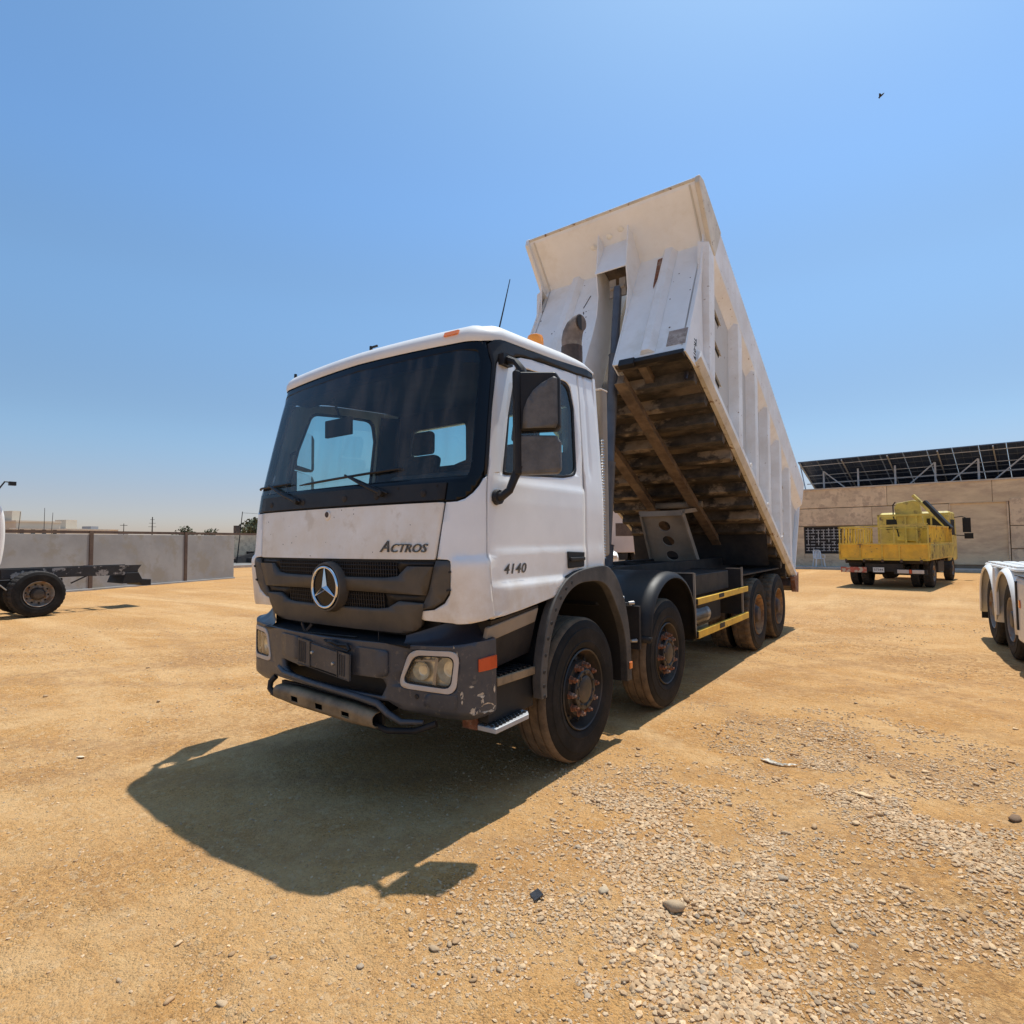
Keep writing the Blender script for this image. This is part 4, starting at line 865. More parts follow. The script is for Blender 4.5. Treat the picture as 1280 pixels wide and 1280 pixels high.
for sg in (1, -1):
    b = MB(); x = .355*sg; bb(b, x-.045, x+.045, .2, 6.02, -.255, -.141); bb(b, x-.075, x+.075, .2, 6.02, -.27, -.255); BT('floor_rail', M['underrust'], b, bevel=.004)
    b = MB(); bb(b, min(sg*.56, sg*.66), max(sg*.56, sg*.66), 5.69, 6.12, -.08, 0); BT('stiffener', M['underrust'], b)
    # side walls
    xi, xo = sorted((sg*1.13, sg*1.15))
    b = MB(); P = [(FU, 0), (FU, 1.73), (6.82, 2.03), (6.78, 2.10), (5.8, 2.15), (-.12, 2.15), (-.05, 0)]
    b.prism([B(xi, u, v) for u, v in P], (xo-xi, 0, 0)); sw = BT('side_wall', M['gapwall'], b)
    # bottom edge beam, tan lower chamfer
    b = MB(); V = []
    for u in (-.02, 5.90): V += [B(sg*1.15, u, .20), B(sg*1.272, u, .115), B(sg*1.273, u, .045), B(sg*1.225, u, -.03), B(sg*1.17, u, -.03), B(sg*1.16, u, .0)]
    V[6:] = [v + U*(0) for v in V[6:]]
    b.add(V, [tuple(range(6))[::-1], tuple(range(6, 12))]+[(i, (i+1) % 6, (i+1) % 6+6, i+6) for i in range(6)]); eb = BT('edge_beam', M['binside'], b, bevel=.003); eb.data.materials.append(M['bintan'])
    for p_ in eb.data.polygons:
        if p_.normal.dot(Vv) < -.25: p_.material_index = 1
    # top rail, sloping underside
    b = MB(); V = []
    for u in (-.13, 6.0): V += [B(sg*1.15, u+(.0), 1.50), B(sg*1.262, u+.02, 1.66), B(sg*1.270, u, 2.13), B(sg*1.25, u, 2.16), B(sg*1.14, u, 2.16), B(sg*1.14, u, 2.10), B(sg*1.19, u, 2.05)]
    b.add(V, [tuple(range(7))[::-1], tuple(range(7, 14))]+[(i, (i+1) % 7, (i+1) % 7+7, i+7) for i in range(7)]); BT('top_rail', M['binside'], b, bevel=.004)
    # ribs, leaning forward in the body's frame so they stand nearly upright when it is tipped
    sl_ = .47
    for k, (u0, wd) in enumerate(((5.36, .26), (3.98, .24), (3.02, .22), (2.15, .22), (1.25, .22), (.42, .20))):
        b = MB(); V = []
        for v in (.10, 1.60):
            uu_ = u0+(v-.2)*sl_
            V += [B(sg*1.15, uu_+wd+.05, v), B(sg*1.275, uu_+wd, v), B(sg*1.275, uu_+.03, v), B(sg*1.15, uu_-.02, v)]
        b.add(V, [(0, 1, 2, 3), (7, 6, 5, 4), (0, 4, 5, 1), (1, 5, 6, 2), (2, 6, 7, 3)]); BT('side_rib', M['binside'], b, bevel=.005)
    for k, (uc, w_) in enumerate(((5.05, .42), (.98, .32))):
        for j, v in enumerate((.50, .88, 1.26)):
            uu_ = uc-(0 if k == 0 else .05)+(v-.2)*sl_-.10; b = MB(); V = []
            for u in (uu_-w_*.5, uu_+w_*.5): V += [B(sg*1.15, u, v), B(sg*1.185, u, v-.02), B(sg*1.185, u, v-.035), B(sg*1.15, u, v-.016)]
            b.add(V, [(0, 1, 2, 3), (7, 6, 5, 4)]+[(i, (i+1) % 4, (i+1) % 4+4, i+4) for i in range(4)]); BT('ladder_rung', M['bintan'], b)
            b = MB(); bb(b, min(sg*1.15, sg*1.154), max(sg*1.15, sg*1.154), uu_-w_*.48, uu_+w_*.48, v-.06, v-.02); BT('rung_shade', M['ink'], b)  # dark strip painted in for the shadow under each rung
    for u in (3.55, 2.45, 1.35): 
        b = MB(); c = B(sg*1.285, u, .10); b.tube([c+U*.045*math.cos(t)+Vv*.035*math.sin(t) for t in np.linspace(-1.2, 3.6, 10)], .007, 6); BT('rope_hook', M['binw'], b)
    # front lower cheek with the fleet number
    b = MB(); xa = sg*1.272; b.prism([B(sg*1.19, FU+.03, -.13), B(sg*1.19, 5.88, -.06), B(sg*1.19, 5.60, .10), B(sg*1.19, 6.10, 1.0), B(sg*1.19, FU+.15, 1.72), B(sg*1.19, FU+.03, 1.2)], (sg*.022, 0, 0)); ck = BT('front_cheek', M['binw'], b, bevel=.004)
    if sg > 0:
        c = B(1.2135, 5.97, .12); text('TR-019', .105, 'lettering', M['ink'], TB, frame(c, -Vv*.95+(-U)*.31, U*-1*-1*-1 if False else -U*.95+Vv*.31), ext=.001, sx=.85, off=.002)
# front wall
def fbox(x0, x1, u0, u1, v0, v1, name='front_panel', m='binw', bevel=.004):
    b = MB(); bb(b, x0, x1, u0, u1, v0, v1); return BT(name, M[m], b, bevel=bevel)
fw = fbox(-1.20, -.13, FU-.02, FU, -.10, 1.76); fbox(.29, 1.20, FU-.02, FU, -.10, 1.76)
for x0 in (.655, -.735):
    b = MB(); V = []
    for v in (-.02 if x0 > 0 else 0, 1.82): V += [B(x0-.03, FU+.002, v), B(x0+.02, FU+.07, v), B(x0+.11, FU+.07, v), B(x0+.17, FU+.002, v)]
    b.add(V, [(0, 1, 2, 3), (7, 6, 5, 4), (0, 4, 5, 1), (1, 5, 6, 2), (2, 6, 7, 3), (3, 7, 4, 0)]); BT('front_rib', M['binw'], b, bevel=.006)
# recess for the hoist ram: side gussets, back plate, cover box
for x, s_ in ((-.14, -1), (.29, 1)):
    b = MB(); P = [(FU-.50, -.12), (FU-.50, 1.9), (FU+.5, 1.9), (FU+.30, 1.36), (FU+.13, 1.12), (FU+.04, .85), (FU+.012, .5), (FU+.008, -.10)]
    b.prism([B(x, u, v) for u, v in P], (.014, 0, 0)); BT('recess_side', M['binw'], b)
fbox(-.14, .30, FU-.52, FU-.50, -.1, 1.9, 'recess_back', 'undergrey')
fbox(-.15, .302, FU+.30, FU+.315, 1.34, 1.93, 'recess_cover', 'binw')
fbox(-.14, .29, FU-.3, FU+.30, 1.56, 1.58, 'recess_roof', 'underrust')
# canopy with folded lips
b = MB(); P = [(FU-.02, 1.74), (6.80, 2.03), (6.84, 2.07), (6.82, 2.11), (6.77, 2.085), (FU-.03, 1.79)]
b.prism([B(-1.265, u, v) for u, v in P], (2.53, 0, 0)); cn = BT('canopy', M['binw'], b, bevel=.004)
b = MB(); b.tube([B(-1.27, 6.83, 2.08), B(1.27, 6.83, 2.08)], .024, 10); BT('canopy_lip', M['bintan'], b, smooth=40)
for sg in (1, -1):
    b = MB(); b.prism([B(sg*1.215, FU, 1.66), B(sg*1.215, 6.84, 1.99), B(sg*1.215, 6.86, 2.10), B(sg*1.215, 6.74, 2.17), B(sg*1.215, 5.95, 2.17), B(sg*1.215, 6.0, 1.66)], (sg*.058, 0, 0)); BT('canopy_cheek', M['bintan'] if sg > 0 else M['binw'], b, bevel=.012)
    b = MB(); b.prism([B(sg*1.272, 5.6, .22), B(sg*1.272, 6.0, 1.05), B(sg*1.272, FU+.03, 1.68), B(sg*1.272, 6.0, 1.68), B(sg*1.272, 5.88, 1.4)], (sg*.001, 0, 0))
# weld spots on the canopy and marks on the front wall
b = MB()
for x, v in ((-.28, .52), (-.02, .62), (.16, .68)):
    u = FU+.66*v; c = B(x, u, 1.735+.45*(u-FU)); d = (Vector(c)-B(x, u, 3)).normalized(); b.lathe([(0, .004), (.035, .003), (.045, -.004)], c, d, 12)
BT('weld_patch', mat('bright_filler', (.92, .88, .80), .6), b, smooth=40)
bsx = [(.59, 1.70, .62, 1.30, .64, 1.12, .665, 1.32, .685, 1.72)]
b = MB(); b.add([B(.56, FU+.003, 1.70), B(.585, FU+.003, 1.18), B(.60, FU+.003, 1.13), B(.635, FU+.003, 1.35), B(.665, FU+.003, 1.72)], [(0, 1, 2, 3, 4)]); BT('rust_patch', M['rust'], b, fix=False)
b = MB(); bb(b, .95, 1.185, FU+.002, FU+.006, .03, .27); BT('old_sticker', M['underrust'] if False else mat('faded_sticker', (.34, .27, .23), .8, var=.2, vs=20, col2=(.5, .42, .36), c2amt=.4, c2s=15), b)
b = MB()
for i in range(34):
    x = RNG.uniform(-1.15, 1.15); v = RNG.uniform(.1, 1.7)
    if -.2 < x < .33: continue
    r = RNG.uniform(.004, .013); b.lathe([(0, .001), (r, .0006)], B(x, FU+.001, v), U, 7)
for a, c in (((-.36, 1.35), (-.42, 1.13)), ((-.40, 1.05), (-.385, 1.0))): b.bar(B(a[0], FU+.002, a[1]), B(c[0], FU+.002, c[1]), .014, .003, U)
BT('rust_spots', M['rustdark'], b, fix=False)['kind'] = 'stuff'
b = MB(); bb(b, .50, 1.19, FU-.03, FU+.045, -.16, -.095); bb(b, .40, .60, FU-.02, FU+.06, -.19, -.09); bb(b, -1.19, -.5, FU-.03, FU+.045, -.16, -.095); BT('rubber_buffer', M['black'], b, bevel=.008)
b = MB(); bb(b, -1.19, -.14, 6.04, FU-.02, -.10, 0); bb(b, .31, 1.19, 6.04, FU-.02, -.10, 0); BT('front_beam', M['under'], b, bevel=.005)
b = MB(); c = B(1.08, 5.78, -.06); b.tube([c, c-Vv*.09], [.03, .02], 8); BT('cable_plug', M['navyblack'], b)
# tailgate, rear sill, hinge bracket
b = MB(); bb(b, -1.22, 1.22, -.14, -.10, .0, 2.0)
for x in (-1.1, -.4, .4, 1.1): bb(b, x-.05, x+.05, -.2, -.14, 0, 2.0)
BT('tailgate', M['binw'], b, bevel=.004)
b = MB(); bb(b, -1.2, 1.2, -.10, .12, -.22, -.06); BT('rear_sill', M['rustdark'], b, bevel=.01)
for sg in (1, -1):
    b = MB(); b.prism([B(sg*1.2, -.28, -.16), B(sg*1.2, -.05, -.26), B(sg*1.2, .18, -.06), B(sg*1.2, .0, .05), B(sg*1.2, -.16, .20)], (sg*.075, 0, 0)); BT('tail_bracket', M['rust'], b, bevel=.01)
# apron of black rubber behind the last wheels, lamps bar
b = MB(); b.box(-1.2, 1.2, 8.80, 8.82, 1.05, 1.45); b.box(-1.15, 1.15, 6.2, 8.75, 1.13, 1.15); b.build('rear_mudguard', M['blackframe'], TT)
b = MB(); V = [B(-1.15, 2.05, -.02), B(1.17, 2.05, -.02)]
b.add([B(-1.17, 1.95, -.10), B(1.17, 1.95, -.10), B(1.17, 1.95, -.10)+Vector((0, .1, -.55)), B(-1.17, 1.95, -.10)+Vector((0, .1, -.55))], [(0, 1, 2, 3)])
b.add([B(-1.17, .9, -.12), B(1.17, .9, -.12), B(1.17, .9, -.12)+Vector((0, .05, -.35)), B(-1.17, .9, -.12)+Vector((0, .05, -.35))], [(0, 1, 2, 3)])
ap = BT('rubber_apron', M['blackframe'], b, fix=False)
# hoist ram: telescopic stages
top = Vector((.14, 4.42, 4.98)); bot = Vector((.15, 3.80, 1.05)); d = bot-top
b = MB(); b.tube([top, top+d*.26], .055, 16); hr = b.build('hoist_ram', M['ram'], TT, smooth=40)
for t0, t1, r in ((.24, .62, .068), (.60, .96, .085), (.86, 1.0, .115)):
    b = MB(); b.tube([top+d*t0, top+d*(t0+.004), top+d*t1], [r+.008, r, r], 18); b.build('ram_stage', M['ram'], hr, smooth=40)
b = MB(); b.bar(top+Vector((-.07, 0, .12)), top+Vector((-.07, 0, -.12)), .02, .09); b.bar(top+Vector((.07, 0, .12)), top+Vector((.07, 0, -.12)), .02, .09); b.tube([top-Vector((.1, 0, 0)), top+Vector((.1, 0, 0))], .03, 10); b.build('ram_head', M['undergrey'], hr)
b = MB(); b.box(-.36, .36, 3.62, 4.0, .98, 1.25); b.build('ram_cradle', M['blackframe'], TT)
# stabiliser arm: a tapering plate with round holes
def stab():
    TLp, BLp = Vector((-.34, 6.12, 2.06)), Vector((-.34, 6.62, 1.32)); w_ = .66; dn = (BLp-TLp); Ln = dn.length; dn.normalize(); nn = Vector((1, 0, 0)).cross(dn).normalized()
    o = [(0, 0), (w_, 0), (w_+.06, Ln), (-.06, Ln)]
    hs = [[(w_*.5+.095*math.cos(t), zc+.095*math.sin(t)) for t in np.linspace(0, 2*PI, 20, endpoint=False)] for zc in (.22, .50, .78)]
    surf_obj('stabiliser_arm', M['undergrey'], TT, o, lambda a, c: TLp+Vector((a, 0, 0))+dn*c, holes=hs, cuts=(), thick=.02).data.shade_flat()
    b = MB()
    for x in (0, w_): b.bar(TLp+Vector((x, 0, 0)), TLp+Vector((x+(.05 if x else -.05), 0, 0))+dn*Ln, .03, .10, nn)
    b.bar(TLp+Vector((0, 0, .02)), B(-.30, 2.75, -.2), .08, .06); b.bar(TLp+Vector((w_, 0, .02)), B(.34, 2.9, -.2), .08, .06); b.bar(TLp+Vector((0, 0, 0)), TLp+Vector((w_, 0, 0)), .08, .08)
    b.tube([B(-.45, 3.0, -.17), B(.45, 3.0, -.17)], .05, 10); b.build('stabiliser_frame', M['undergrey'], TT)
stab()
# hoses on the chassis
b = MB(); b.tube([(.1, 4.0, 1.3), (.25, 3.4, 1.42), (.2, 2.6, 1.38), (.1, 2.1, 1.5)], .025, 8); b.tube([(-.1, 4.0, 1.3), (-.2, 3.2, 1.40), (-.1, 2.2, 1.45)], .02, 8); b.build('hydraulic_hose', M['ink'], TT, smooth=40)

# ================================================================== GROUND
def hash2(ix, iy, seed):
    h = (ix.astype(np.int64)*374761393 + iy.astype(np.int64)*668265263 + seed*1442695041) & 0xffffffff
    h = ((h ^ (h >> 13))*1274126177) & 0xffffffff
    return ((h ^ (h >> 16)) & 0xffffff)/float(0xffffff)
def vnoise(x, y, s, seed=0):
    x = x*s; y = y*s; ix = np.floor(x); iy = np.floor(y); fx = x-ix; fy = y-iy; fx = fx*fx*(3-2*fx); fy = fy*fy*(3-2*fy)
    a = hash2(ix, iy, seed); b = hash2(ix+1, iy, seed); c = hash2(ix, iy+1, seed); d = hash2(ix+1, iy+1, seed)
    return (a*(1-fx)+b*fx)*(1-fy)+(c*(1-fx)+d*fx)*fy
def fbm(x, y, s, o=4, seed=0):
    t = 0; a = 1; n = 0
    for k in range(o): t = t+a*vnoise(x, y, s*2**k, seed+k*17); n += a; a *= .5
    return t/n
PATCH = [(2.28, .76, .55, .38, 1), (1.72, 1.0, .30, .20, 1), (2.50, 2.36, .55, .14, .9), (2.98, 1.85, .38, .22, 1), (3.35, 1.52, .45, .22, 1), (2.62, 1.34, .40, .12, .8), (2.55, -.25, .45, .42, 1), (2.15, -.15, .35, .30, .9), (3.7, 1.4, .40, .25, .9), (1.85, 2.85, .35, .12, .5), (2.7, 3.66, .6, .25, .5), (2.35, .35, .5, .3, .9), (2.9, .0, .5, .3, .5), (3.0, 1.0, .8, .35, .35), (3.4, .6, .5, .5, .55), (3.6, 2.6, .8, .4, .45), (2.7, .5, 1.1, 1.1, .52), (2.5, -.3, .9, .7, .60), (3.5, 1.5, .8, .8, .55), (2.2, 1.3, .9, .7, .5), (2.8, 3.0, 1.3, .7, .42), (1.9, -.1, .5, .5, .5)]
def gravel_density(x, y):
    d = np.zeros_like(x)
    for cx, cy, rx, ry, a in PATCH:
        q = ((x-cx)/rx)**2+((y-cy)/ry)**2; d = np.maximum(d, a*np.clip(1.35-q*.75, 0, 1))
    n = fbm(x, y, 3.0, 4, 5)
    return np.clip(d*1.3*np.clip((n-.30)*4, 0, 1), 0, 1)
def gh(x, y):
    """ground height"""
    near = np.exp(-((x-2)**2+(y-2)**2)/900.)
    h = (fbm(x, y, .55, 3, 1)-.5)*.05 + (fbm(x, y, 3.2, 3, 2)-.5)*.020 + (fbm(x, y, 9., 4, 3)-.5)*.022*(.35+1.3*np.clip((fbm(x, y, .8, 3, 31)-.42)*4, 0, 1))
    # wheel tracks
    for (a, bq, cc, wd, am) in ((.10, 1.0, -9.6, .16, .010), (.10, 1.0, -11.2, .16, .010), (.16, 1.0, -13.6, .2, .012), (-.75, 1.0, 1.9, .14, .008), (-.75, 1.0, 3.6, .14, .008), (.35, 1, 2.2, .14, .006), (.35, 1, .6, .14, .006)):
        dd = (a*x+bq*y+cc+.5*np.sin(x*.18+a*5))/math.hypot(a, bq); m = np.exp(-(dd/wd)**2)
        h = h - am*m*(.6+.8*vnoise(x, y, 9, 4)) + am*.5*np.exp(-((np.abs(dd)-wd*1.8)/.07)**2)
    # keep the truck's footprint level
    tr = np.clip(1-np.maximum(np.abs(x)-1.4, 0)/.5, 0, 1)*np.clip(1-np.maximum(np.abs(y-4.6)-4.6, 0)/.6, 0, 1)
    h = h*(1-.75*tr)
    return h*near
def axis(lo, hi, st, far, g=1.16):
    a = list(np.arange(lo, hi+st*.5, st)); s = st
    x = a[-1]
    while x < far: s *= g; x += s; a.append(x)
    x = a[0]; s = st
    while x > -far: s *= g; x -= s; a.insert(0, x)
    return np.array(a)
gx = axis(-6.0, 5.5, .026, 1800); gy = axis(-2.4, 8., .026, 1800)
X_, Y_ = np.meshgrid(gx, gy); Z_ = gh(X_, Y_); nx_, ny_ = len(gx), len(gy)
def grid_mesh(name, X, Y, Z, m):
    ny, nx = X.shape; me = bpy.data.meshes.new(name); me.vertices.add(nx*ny)
    me.vertices.foreach_set('co', np.stack([X, Y, Z], -1).astype(np.float32).ravel())
    i = np.arange((ny-1)*(nx-1)); r = i//(nx-1); c = i % (nx-1); a = r*nx+c
    q = np.stack([a, a+1, a+nx+1, a+nx], -1).astype(np.int32); nf = len(q)
    me.loops.add(nf*4); me.polygons.add(nf); me.loops.foreach_set('vertex_index', q.ravel())
    me.polygons.foreach_set('loop_start', np.arange(nf, dtype=np.int32)*4); me.polygons.foreach_set('use_smooth', np.ones(nf, dtype=bool))
    me.update(calc_edges=True); me.materials.append(m); o = bpy.data.objects.new(name, me); COL.objects.link(o); return o
def ground_mat():
    m = bpy.data.materials.new('dry_dirt'); m.use_nodes = True; n = m.node_tree.nodes; L = m.node_tree.links; b = n['Principled BSDF']
    b.inputs['Roughness'].default_value = .95; b.inputs['Specular IOR Level'].default_value = .2
    g = n.new('ShaderNodeNewGeometry'); pos = g.outputs['Position']
    def noise(s, d=5, r=.6, st=None, dist=0):
        t = n.new('ShaderNodeTexNoise'); t.inputs['Scale'].default_value = s; t.inputs['Detail'].default_value = d; t.inputs['Roughness'].default_value = r; t.inputs['Distortion'].default_value = dist
        if st:
            mp = n.new('ShaderNodeMapping'); mp.inputs['Scale'].default_value = st[0]; mp.inputs['Rotation'].default_value = (0, 0, st[1]); L.new(pos, mp.inputs[0]); L.new(mp.outputs[0], t.inputs['Vector'])
        else: L.new(pos, t.inputs['Vector'])
        return t.outputs[0]
    def ramp(v, a, c, lo=0, hi=1):
        r = n.new('ShaderNodeMapRange'); r.inputs[1].default_value = a; r.inputs[2].default_value = c; r.inputs[3].default_value = lo; r.inputs[4].default_value = hi; r.interpolation_type = 'SMOOTHSTEP'; L.new(v, r.inputs[0]); return r.outputs[0]
    def mix(f, a, c, bt='MIX'):
        x = n.new('ShaderNodeMix'); x.data_type = 'RGBA'; x.blend_type = bt
        for s, v in ((x.inputs[0], f), (x.inputs[6], a), (x.inputs[7], c)):
            if hasattr(v, 'links'): L.new(v, s)
            elif isinstance(v, (int, float)): s.default_value = v
            else: s.default_value = (*v, 1)
        return x.outputs[2]
    c = mix(ramp(noise(.35, 6, .65), .35, .65), (.60, .345, .135), (.64, .385, .165))
    c = mix(ramp(noise(1.6, 7, .7, dist=.6), .50, .72, 0, .7), c, (.64, .44, .235))
    c = mix(ramp(noise(.9, 7, .7, dist=.4), .52, .70, 0, .7), c, (.47, .245, .095))
    # drag marks left by tyres
    c = mix(ramp(noise(1.2, 6, .75, ((.22, 2.4, 1), .10)), .54, .70, 0, .8), c, (.43, .245, .105))
    c = mix(ramp(noise(1.6, 6, .75, ((.3, 3.2, 1), -.60)), .56, .72, 0, .65), c, (.45, .26, .115))
    c = mix(ramp(noise(1.3, 6, .75, ((.25, 3.0, 1), .35)), .56, .70, 0, .7), c, (.72, .52, .29))
    # grains and small grit
    v = n.new('ShaderNodeTexVoronoi'); v.inputs['Scale'].default_value = 120; L.new(pos, v.inputs['Vector'])
    gr_ = n.new('ShaderNodeSeparateColor'); L.new(v.outputs['Color'], gr_.inputs[0])
    c = mix(ramp(gr_.outputs[0], .66, .95, 0, .45), c, (.74, .56, .35))
    c = mix(ramp(gr_.outputs[1], .84, .96, 0, .75), c, (.25, .15, .075))
    v2 = n.new('ShaderNodeTexVoronoi'); v2.inputs['Scale'].default_value = 34; L.new(pos, v2.inputs['Vector'])
    g2 = n.new('ShaderNodeSeparateColor'); L.new(v2.outputs['Color'], g2.inputs[0])
    c = mix(ramp(g2.outputs[0], .86, .93, 0, .5), c, (.70, .55, .38))
    c = mix(ramp(noise(28, 4, .7), .42, .62, .0, .4), c, (.40, .23, .10))
    at1 = n.new('ShaderNodeAttribute'); at1.attribute_name = 'track'; at2 = n.new('ShaderNodeAttribute'); at2.attribute_name = 'rough'
    tm = n.new('ShaderNodeMath'); tm.operation = 'MULTIPLY'; L.new(at1.outputs['Fac'], tm.inputs[0]); L.new(ramp(noise(5, 6, .75), .35, .6, .25, .8), tm.inputs[1])
    c = mix(tm.outputs[0], c, (.74, .53, .31))
    rm_ = n.new('ShaderNodeMath'); rm_.operation = 'MULTIPLY'; L.new(at2.outputs['Fac'], rm_.inputs[0]); L.new(ramp(noise(14, 8, .8), .42, .62, 0, .75), rm_.inputs[1])
    c = mix(rm_.outputs[0], c, (.33, .185, .085))
    at3 = n.new('ShaderNodeAttribute'); at3.attribute_name = 'tread'; tm3 = n.new('ShaderNodeMath'); tm3.operation = 'MULTIPLY'; L.new(at3.outputs['Fac'], tm3.inputs[0]); L.new(ramp(noise(9, 5, .7), .3, .65, .15, .75), tm3.inputs[1]); c = mix(tm3.outputs[0], c, (.42, .26, .14))
    c = mix(1.0, c, (.94, .835, .69), 'MULTIPLY')
    L.new(c, b.inputs['Base Color'])
    h1 = noise(55, 6, .75); h2 = noise(9, 6, .7)
    vv = n.new('ShaderNodeMath'); vv.operation = 'MULTIPLY_ADD'; L.new(h2, vv.inputs[0]); vv.inputs[1].default_value = 2.5; L.new(h1, vv.inputs[2])
    s3 = n.new('ShaderNodeMath'); s3.operation = 'MULTIPLY_ADD'; L.new(v.outputs['Distance'], s3.inputs[0]); s3.inputs[1].default_value = -.5; L.new(vv.outputs[0], s3.inputs[2])
    s4 = n.new('ShaderNodeMath'); s4.operation = 'MULTIPLY_ADD'; L.new(v2.outputs['Distance'], s4.inputs[0]); s4.inputs[1].default_value = -.6; L.new(s3.outputs[0], s4.inputs[2])
    bp = n.new('ShaderNodeBump'); bp.inputs['Strength'].default_value = 1; bp.inputs['Distance'].default_value = .014; L.new(s4.outputs[0], bp.inputs['Height']); L.new(bp.outputs[0], b.inputs['Normal'])
    return m
M['dirt'] = ground_mat()
gnd = grid_mesh('ground', X_, Y_, Z_, M['dirt']); tag(gnd, kind='structure')
rt_ = random.Random(12); TR_ = np.zeros_like(X_)
for cx, cy, R0, n_ in ((2, 60, 46, 7), (-30, 40, 44, 6), (30, -10, 34, 5), (-12, -30, 34, 6), (-2, 34, 26, 4), (10, 22, 16, 4)):
    for k in range(n_):
        Rk = R0+rt_.uniform(-4.5, 4.5); wk = rt_.uniform(.10, .26); d_ = np.abs(np.hypot(X_-cx, Y_-cy)-Rk)
        for off in (0, 2.0): TR_ = np.maximum(TR_, rt_.uniform(.5, 1)*np.exp(-(np.abs(d_-off)/wk)**4)*np.clip(fbm(X_, Y_, .35, 3, 60+k)*3-.9, 0, 1))
RG_ = np.clip((fbm(X_, Y_, .55, 4, 77)-.44)*5, 0, 1)
TD_ = np.zeros_like(X_)
for cx, cy, R0, n_ in ((4, 58, 47, 4), (-26, 36, 42, 4), (26, -14, 33, 3), (-16, -30, 36, 4), (12, 30, 24, 3)):
    for k in range(n_):
        Rk = R0+rt_.uniform(-5, 5); dc_ = np.hypot(X_-cx, Y_-cy)-Rk; th_ = np.arctan2(Y_-cy, X_-cx)*Rk
        for off in (-1.0, 1.0):
            lug = .45+.55*(np.sin(th_*2*PI/.17+np.sign(dc_-off)*1.2+np.abs(dc_-off)*14) > 0); TD_ = np.maximum(TD_, lug*np.exp(-(np.abs(dc_-off)/.14)**6)*np.clip(fbm(X_, Y_, .3, 3, 90+k)*3.2-1.05, 0, 1))
for nm_, ar_ in (('track', TR_), ('rough', RG_), ('tread', TD_)):
    a_ = gnd.data.attributes.new(nm_, 'FLOAT', 'POINT'); a_.data.foreach_set('value', ar_.astype(np.float32).ravel())

# ---- loose stones: the larger ones are objects, the small gravel is one mesh
M['stone'] = mat('limestone_pebbles', (.50, .355, .215), .85, var=.15, vs=30, attr='tint', bump=.3, bs=120)
def stone_shape(seed, sub):
    bm = bmesh.new(); bmesh.ops.create_icosphere(bm, subdivisions=sub, radius=1); r = np.random.default_rng(seed)
    V = np.array([v.co[:] for v in bm.verts]); F = np.array([[v.index for v in f.verts] for f in bm.faces]); bm.free()
    for k in range(11):
        d = r.normal(size=3); d /= np.linalg.norm(d); lim = r.uniform(.5, .82); t = V@d; V = V-np.outer(np.maximum(t-lim, 0)*.85, d)
    V *= 1+r.uniform(-.05, .05, (len(V), 1)); V[:, 0] *= r.uniform(1.0, 1.35); V[:, 1] *= r.uniform(.7, 1.0); V[:, 2] *= r.uniform(.45, .7)
    return V, F
SH1 = [stone_shape(i, 2) for i in range(10)]; SH0 = [stone_shape(40+i, 1) for i in range(10)]
def tints(n, r):
    base = np.array([[1.05, 1.02, .98], [1.2, 1.2, 1.2], [.8, .85, .95], [1.0, .9, .78], [.72, .7, .7], [1.3, 1.25, 1.15], [.95, .82, .68]])
    p = np.array([.40, .10, .05, .27, .01, .04, .13]); return base[r.choice(len(base), n, p=p)]*r.uniform(.85, 1.12, (n, 1))
def batch(name, xs, ys, rad, shapes, seed, mname='stone', sink=.35):
    r = np.random.default_rng(seed); n = len(xs); which = r.integers(0, len(shapes), n); VS = []; FS = []; TS = []; k = 0; zs = gh(xs, ys); tn = tints(n, r)
    for w_ in range(len(shapes)):
        idx = np.nonzero(which == w_)[0]
        if not len(idx): continue
        V, F = shapes[w_]; a = r.uniform(0, 2*PI, len(idx)); ca, sa = np.cos(a), np.sin(a); t1 = r.uniform(-.35, .35, len(idx))
        P = V[None]*rad[idx][:, None, None]; x = P[..., 0]*np.cos(t1)[:, None]-P[..., 2]*np.sin(t1)[:, None]; z = P[..., 0]*np.sin(t1)[:, None]+P[..., 2]*np.cos(t1)[:, None]; y = P[..., 1]
        xx = x*ca[:, None]-y*sa[:, None]+xs[idx][:, None]; yy = x*sa[:, None]+y*ca[:, None]+ys[idx][:, None]; zz = z+zs[idx][:, None]+(rad[idx]*sink*.35)[:, None]
        VS.append(np.stack([xx, yy, zz], -1).reshape(-1, 3)); FS.append((F[None]+(k+np.arange(len(idx))[:, None, None]*len(V))).reshape(-1, 3)); TS.append(np.repeat(tn[idx], len(V), 0)); k += len(idx)*len(V)
    V = np.concatenate(VS); F = np.concatenate(FS).astype(np.int32); Tn = np.concatenate(TS)
    me = bpy.data.meshes.new(name); me.vertices.add(len(V)); me.vertices.foreach_set('co', V.astype(np.float32).ravel()); me.loops.add(len(F)*3); me.polygons.add(len(F)); me.loops.foreach_set('vertex_index', F.ravel()); me.polygons.foreach_set('loop_start', np.arange(len(F), dtype=np.int32)*3); me.polygons.foreach_set('use_smooth', np.repeat(r.uniform(0, 1, 1) < 0, len(F))); me.update(calc_edges=True)
    at = me.attributes.new('tint', 'FLOAT_COLOR', 'POINT'); at.data.foreach_set('color', np.concatenate([Tn, np.ones((len(Tn), 1))], 1).astype(np.float32).ravel())
    me.materials.append(M[mname]); o = bpy.data.objects.new(name, me); COL.objects.link(o); return o
r = np.random.default_rng(11)
